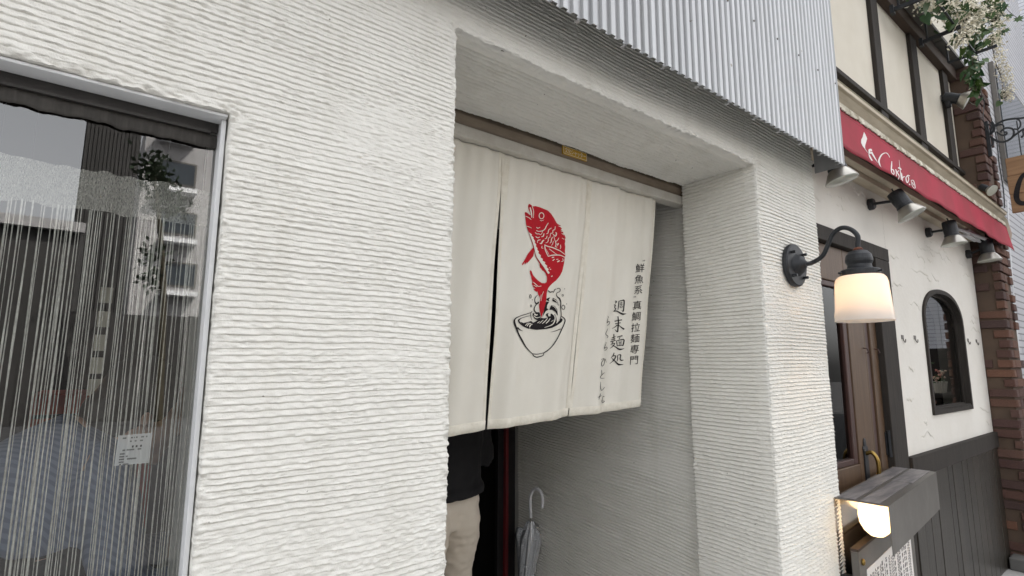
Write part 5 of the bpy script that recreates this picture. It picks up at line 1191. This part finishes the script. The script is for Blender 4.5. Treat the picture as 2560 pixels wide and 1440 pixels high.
def garland(pxs, label, nleaf, npet, spread, ps=.032, leafs=(.05, .085), maple=0, Y=PY, petspread=.035):
    pts = [Vector(on_y(a, c, Y)) for a, c in pxs]
    t = thing('flower_garland', label, 'plant', tuple(pts[0]), group='garlands on the planter rack')
    cm = [Vector(p) for p in catmull([tuple(p) for p in pts], 8)]
    stm = MB(); stm.tube(cm, .003, 5)
    pet = MB()
    npet = int(npet*1.7)
    for i in range(npet):
        u = rp.random(); q = cm[min(int(u*(len(cm)-1)), len(cm)-1)]
        d = Vector((rp.gauss(0, 1), rp.gauss(0, 1), rp.gauss(-.5, .7))).normalized(); c = q+Vector((rp.gauss(0, petspread)-.02, rp.gauss(0, petspread)-.035, rp.gauss(0, petspread)))
        petal_mb(pet, c, d, ps*rp.uniform(.6, 1.25))
        if i % 4 == 0: stm.tube([q, c], .0008, 3, caps=False)
    stm.build('stem', M['stem'], t, fixn=False)
    if npet: o = pet.build('petals', M['petal'], t, fixn=False); tag(o, None, None, kind='stuff')
    for i in range(nleaf):
        u = rp.random(); q = cm[min(int(u*(len(cm)-1)), len(cm)-1)]
        o = bpy.data.objects.new('leaf', (MM[i % 2] if rp.random() < maple else LM[i % 4])); COL.objects.link(o)
        o.location = q+Vector((rp.gauss(0, spread), rp.gauss(0, spread*.8), rp.gauss(0, spread))); s_ = rp.uniform(*leafs); o.scale = (s_, s_, s_)
        o.rotation_euler = (rp.uniform(-2.6, -.9), rp.uniform(-.7, .7), rp.uniform(0, 6.28)); child(o, t)
    return t
garland([(2290, 0), (2305, 10), (2320, 22), (2335, 30)], 'cream blossom tuft above the bracket bar at the eave', 18, 260, .06, Y=PY+.12)
garland([(2330, -20), (2370, 10), (2400, 40), (2415, 55)], 'dense cream blossoms mixed with dark leaves at the top of the rack', 55, 640, .07, leafs=(.06, .105), petspread=.05)
garland([(2400, 25), (2412, 50), (2400, 80), (2390, 112)], 'short cream blossom spray hanging below the rack bar', 16, 340, .04, petspread=.032)
garland([(2425, -15), (2437, 40), (2440, 90), (2432, 150), (2437, 200), (2440, 228)], 'long dark green ivy trail hanging in front of the brick pillar', 100, 30, .034, leafs=(.05, .085))
garland([(2470, -10), (2478, 40), (2480, 90)], 'leafy upper part of the outer garland with broad green leaves', 50, 300, .06, leafs=(.06, .11), petspread=.04)
garland([(2478, 90), (2482, 125), (2490, 160), (2503, 195), (2508, 230), (2512, 252)], 'long narrow chain of cream blossoms hanging against the far buildings', 4, 330, .03, petspread=.024, ps=.028)
garland([(2500, -10), (2515, 20), (2530, 35), (2548, 48)], 'green star-shaped leaves on a thin twig beside the white tiles', 0, 0, .03, maple=1)
gt = bpy.data.objects['flower_garland.006'] if 'flower_garland.006' in bpy.data.objects else None
for (a, c, s_, rz) in ((2522, 36, .085, .3), (2543, 44, .095, -.4), (2516, 10, .07, .8), (2512, 75, .06, -.9)):
    o = bpy.data.objects.new('leaf', MM[0]); COL.objects.link(o); q = Vector(on_y(a, c, PY)); o.location = q; o.scale = (s_, s_, s_); o.rotation_euler = (-1.9, rz, -1.3); child(o, gt)
wire = thing('light_wire', 'black fairy-light wire with short prongs dangling from ivy', 'wire', tuple(on_y(2455, 180, PY)))
wp = [tuple(on_y(a, c, PY)) for a, c in ((2440, 120), (2448, 160), (2455, 195), (2452, 230), (2460, 255), (2458, 300), (2470, 330))]
m2 = MB(); cw = catmull(wp, 6); m2.tube(cw, .0022, 5)
for i, q in enumerate(cw):
    if i % 2: d = Vector((rp.gauss(0, 1), rp.gauss(0, 1), rp.gauss(0, .4))).normalized()*.04; m2.tube([Vector(q), Vector(q)+d], .0016, 4)
m2.build('wire_run', M['iron'], wire)

# ================================================================== NEIGHBOURING BUILDINGS TO THE RIGHT
def tile_mat(name, c, mortar, w_, h_, off=.0, ax='XZ', ms=.04):
    m = mat(name, c, .35, c2=tuple(v*.95 for v in c), scale=.8); n_ = m.node_tree.nodes; l_ = m.node_tree.links; b_ = n_['Principled BSDF']
    tc = n_.new('ShaderNodeTexCoord'); sp = n_.new('ShaderNodeSeparateXYZ'); cb_ = n_.new('ShaderNodeCombineXYZ'); l_.new(tc.outputs['Object'], sp.inputs[0])
    l_.new(sp.outputs['X' if ax == 'XZ' else 'Y'], cb_.inputs[0]); l_.new(sp.outputs['Z'], cb_.inputs[1])
    br = n_.new('ShaderNodeTexBrick'); br.offset = off; br.inputs['Scale'].default_value = 1; br.inputs['Brick Width'].default_value = w_; br.inputs['Row Height'].default_value = h_; br.inputs['Mortar Size'].default_value = h_*ms; br.inputs['Mortar Smooth'].default_value = .1
    br.inputs['Color1'].default_value = (*c, 1); br.inputs['Color2'].default_value = (*[v*.93 for v in c], 1); br.inputs['Mortar'].default_value = (*mortar, 1)
    l_.new(cb_.outputs[0], br.inputs['Vector']); l_.new(br.outputs['Color'], b_.inputs['Base Color'])
    bp = n_.new('ShaderNodeBump'); bp.invert = True; bp.inputs['Strength'].default_value = .6; bp.inputs['Distance'].default_value = .006; l_.new(br.outputs['Fac'], bp.inputs['Height']); l_.new(bp.outputs[0], b_.inputs['Normal'])
    return m
nb = thing('siding_building', 'grey building with narrow horizontal siding beyond the brick pillar', 'building', (8.0, .6, 0))
MB().box((PILX+.52, .22, 0), (11.5, 6, 9)).build('wall', tile_mat('siding', (.56, .56, .58), (.16, .16, .17), 1.8, .075, .5, 'XZ', .10), nb)
wz = 4.6
w = MB(); w.box((8.3, .17, 3.7), (10.6, .215, 5.2)); wfo = w.build('window', M['steel'], nb)
MB().box((8.36, .16, 3.76), (10.54, .1695, 5.14)).build('pane', M['winglass'], wfo)
MB().box((10.7, -.35, 3.9), (11.3, .219, 9)).build('bay', M['brickrender'], nb) if False else None
tb_ = thing('tile_building', 'tall white-tiled building at the end of the street', 'building', (15, -1, 0))
MB().box((13.2, -3.2, 0), (22, 8, 16)).build('wall', tile_mat('white_tile', (.64, .65, .69), (.22, .23, .26), .235, .075, .0, 'YZ', .07), tb_)
cbl = thing('wall_cable', 'thin pale cable running down the grey siding wall', 'cable', tuple(on_y(2545, 1000, .2)))
m2 = MB(); m2.tube(catmull([tuple(on_y(a, c, .21)) for a, c in ((2519, 500), (2524, 600), (2531, 700), (2540, 800), (2549, 900), (2553, 1000), (2558, 1100))], 6), .006, 6); m2.build('cable_run', M['alu'], cbl)
cbl = thing('wall_cable', 'thin dark cable hanging down the upper grey siding wall', 'cable', tuple(on_y(2500, 500, .2)))
m2 = MB(); m2.tube(catmull([tuple(on_y(a, c, .21)) for a, c in ((2470, 270), (2482, 310), (2490, 340), (2494, 370), (2498, 410), (2508, 470), (2512, 520))], 6), .006, 6); m2.build('cable_run', M['iron'], cbl)

# ================================================================== ACROSS THE STREET (seen mirrored in the shop window)
def mir(px, py, m):
    q = on_y(px, py, m); return np.array([q[0], 2*GY-m, q[2]])
def opp(name, label, m, x0, x1, z1, mt, depth=9):
    t = thing(name, label, 'building', ((x0+x1)/2, 2*GY-m-1, 0)); MB().box((x0, 2*GY-m-depth, 0), (x1, 2*GY-m, z1)).build('wall', mt, t); return t
m = 34
xa, xb = mir(348, 500, m)[0], 60
gy = opp('grey_building', 'light grey office block with ledges across the street', m, xa, xb, 16, M['opp_grey'])
Yf = 2*GY-m
for py in (352, 480, 606, 736):
    z = mir(430, py, m)[2]; MB().box((mir(395, py, m)[0], Yf, z-.12), (mir(488, py, m)[0], Yf+.9, z+.12)).build('ledge', M['opp_white'], gy)
    a, c = mir(392, py, m), mir(487, py, m); wz1, wz0 = z+2.6-.75, z+.45
    f = MB().box((a[0], Yf, wz0), (c[0], Yf+.08, wz1)).build('window', M['steel'], gy); MB().box((a[0]+.1, Yf+.08, wz0+.1), (c[0]-.1, Yf+.1, wz1-.1)).build('pane', M['winglass'], f)
    for kx in (1, 2):
        sh_ = kx*3.6; f = MB().box((a[0]+sh_, Yf, wz0), (c[0]+sh_, Yf+.08, wz1)).build('window', M['steel'], gy); MB().box((a[0]+sh_+.1, Yf+.08, wz0+.1), (c[0]+sh_-.1, Yf+.1, wz1-.1)).build('pane', M['winglass'], f)
opp('low_sky_blocker', 'unseen grey block added across the street to block low sky light', 34, -70, mir(-260, 500, 34)[0], 15, M['opp_grey'])  # out of view; added to keep low sky light off the shop front
m = 26; xa, xb = mir(202, 420, m)[0], mir(345, 420, m)[0]
dk = opp('dark_building', 'tall dark ribbed block across the street', m, xa, xb, 15, M['opp_dark'], 6)
for i in range(14): x = xa+.1+(xb-xa-.2)*i/13; MB().box((x-.05, 2*GY-m+.0, 0), (x+.05, 2*GY-m+.12, 15)).build('rib', M['opp_dark'], dk)
m = 20; zt_ = mir(90, 546, m)[2]
lw = opp('low_building', 'low dark flat-roofed building across the street', m, -22, mir(200, 600, m)[0], zt_, M['opp_dark'], 4)
MB().box((-22, 2*GY-m, zt_-.3), (mir(200, 600, m)[0]+.1, 2*GY-m+.25, zt_)).build('roof_edge', M['opp_grey'], lw)
m = 17; zt_ = mir(420, 790, m)[2]
fc = thing('board_fence', 'dark board fence along the far side of the street', 'fence', (0, 2*GY-m, 0))
for i in range(60): MB().box((-12+i*.5, 2*GY-m-.06, 0), (-12+i*.5+.47, 2*GY-m, zt_+.02*math.sin(i*5))).build('board', M['opp_dark'], fc)
# street tree over there
m = 15; tr_ = thing('street_tree', 'small leafy street tree across the street', 'tree', tuple(mir(405, 800, m)*np.array([1, 1, 0])))
tq = [mir(412, 900, m), mir(408, 750, m), mir(402, 600, m), mir(392, 500, m), mir(384, 420, m)]; tq[0][2] = 0
MB().tube(catmull([tuple(q) for q in tq], 4), [.09-.004*i for i in range(17)], 8).build('trunk', M['stem'], tr_)
m2 = MB(); rt = random.Random(2)
for (a, c, n_, s_) in ((384, 420, 170, .35), (402, 465, 90, .35), (425, 510, 110, .4), (392, 640, 60, .3), (372, 700, 60, .3)):
    c0 = Vector(mir(a, c, m))
    for _ in range(n_):
        q = c0+Vector((rt.gauss(0, s_*.55), rt.gauss(0, s_*.55), rt.gauss(0, s_*.55))); d = Vector((rt.gauss(0, 1), rt.gauss(0, 1), rt.gauss(0, 1))).normalized()*.09; e = d.orthogonal().normalized()*.05; m2.add([q-d, q+e, q+d, q-e], [(0, 1, 2, 3)])
o = m2.build('crown', M['tree_leaf'], tr_, fixn=False); tag(o, None, None, kind='stuff')

# flower stand further down the pavement (mirrored in the arched window)
fsd = thing('flower_stand', 'dark wooden stand of potted flowers on the pavement beyond the brick pillar', 'flower stand', (8.4, -.9, 0))
for z in (.35, .75, 1.15): MB().box((7.9, -1.5, z), (8.9, -.45, z+.04)).build('shelf', M['timber'], fsd)
for xx in (7.92, 8.84):
    for yy in (-1.48, -.51): MB().box((xx, yy, 0), (xx+.05, yy+.05, 1.75)).build('post', M['timber'], fsd)
MB().box((8.86, -1.5, .4), (8.9, -.45, 1.75)).build('back_board', M['timber'], fsd)
for i in range(8):
    z = (.39, .79, 1.19)[i % 3]; yy = -1.38+.12*i; MB().lathe([(.06, z+.001), (.08, z+.14)], 12, Matrix.Translation((8.2+.1*(i % 2), yy, 0))).build('pot', M['cardw'], fsd)
fl = MB(); lf = MB()
for i in range(8):
    z = (.39, .79, 1.19)[i % 3]; yy = -1.38+.12*i
    for _ in range(16): fl.ball((8.2+fr_.gauss(0, .07), yy+fr_.gauss(0, .06), z+.22+fr_.gauss(0, .04)), fr_.uniform(.014, .024), 6)
    for _ in range(30):
        c = Vector((8.2+fr_.gauss(0, .09), yy+fr_.gauss(0, .07), z+.2+fr_.gauss(0, .07))); d = Vector((fr_.gauss(0, 1), fr_.gauss(0, 1), fr_.gauss(0, 1))).normalized()*.03; e = d.orthogonal().normalized()*.014; lf.add([c-d, c+e, c+d, c-e], [(0, 1, 2, 3)])
o = fl.build('blossoms', bpy.data.materials['blossom'], fsd); tag(o, None, None, kind='stuff')
o = lf.build('foliage', M['leaf'], fsd, fixn=False); tag(o, None, None, kind='stuff')
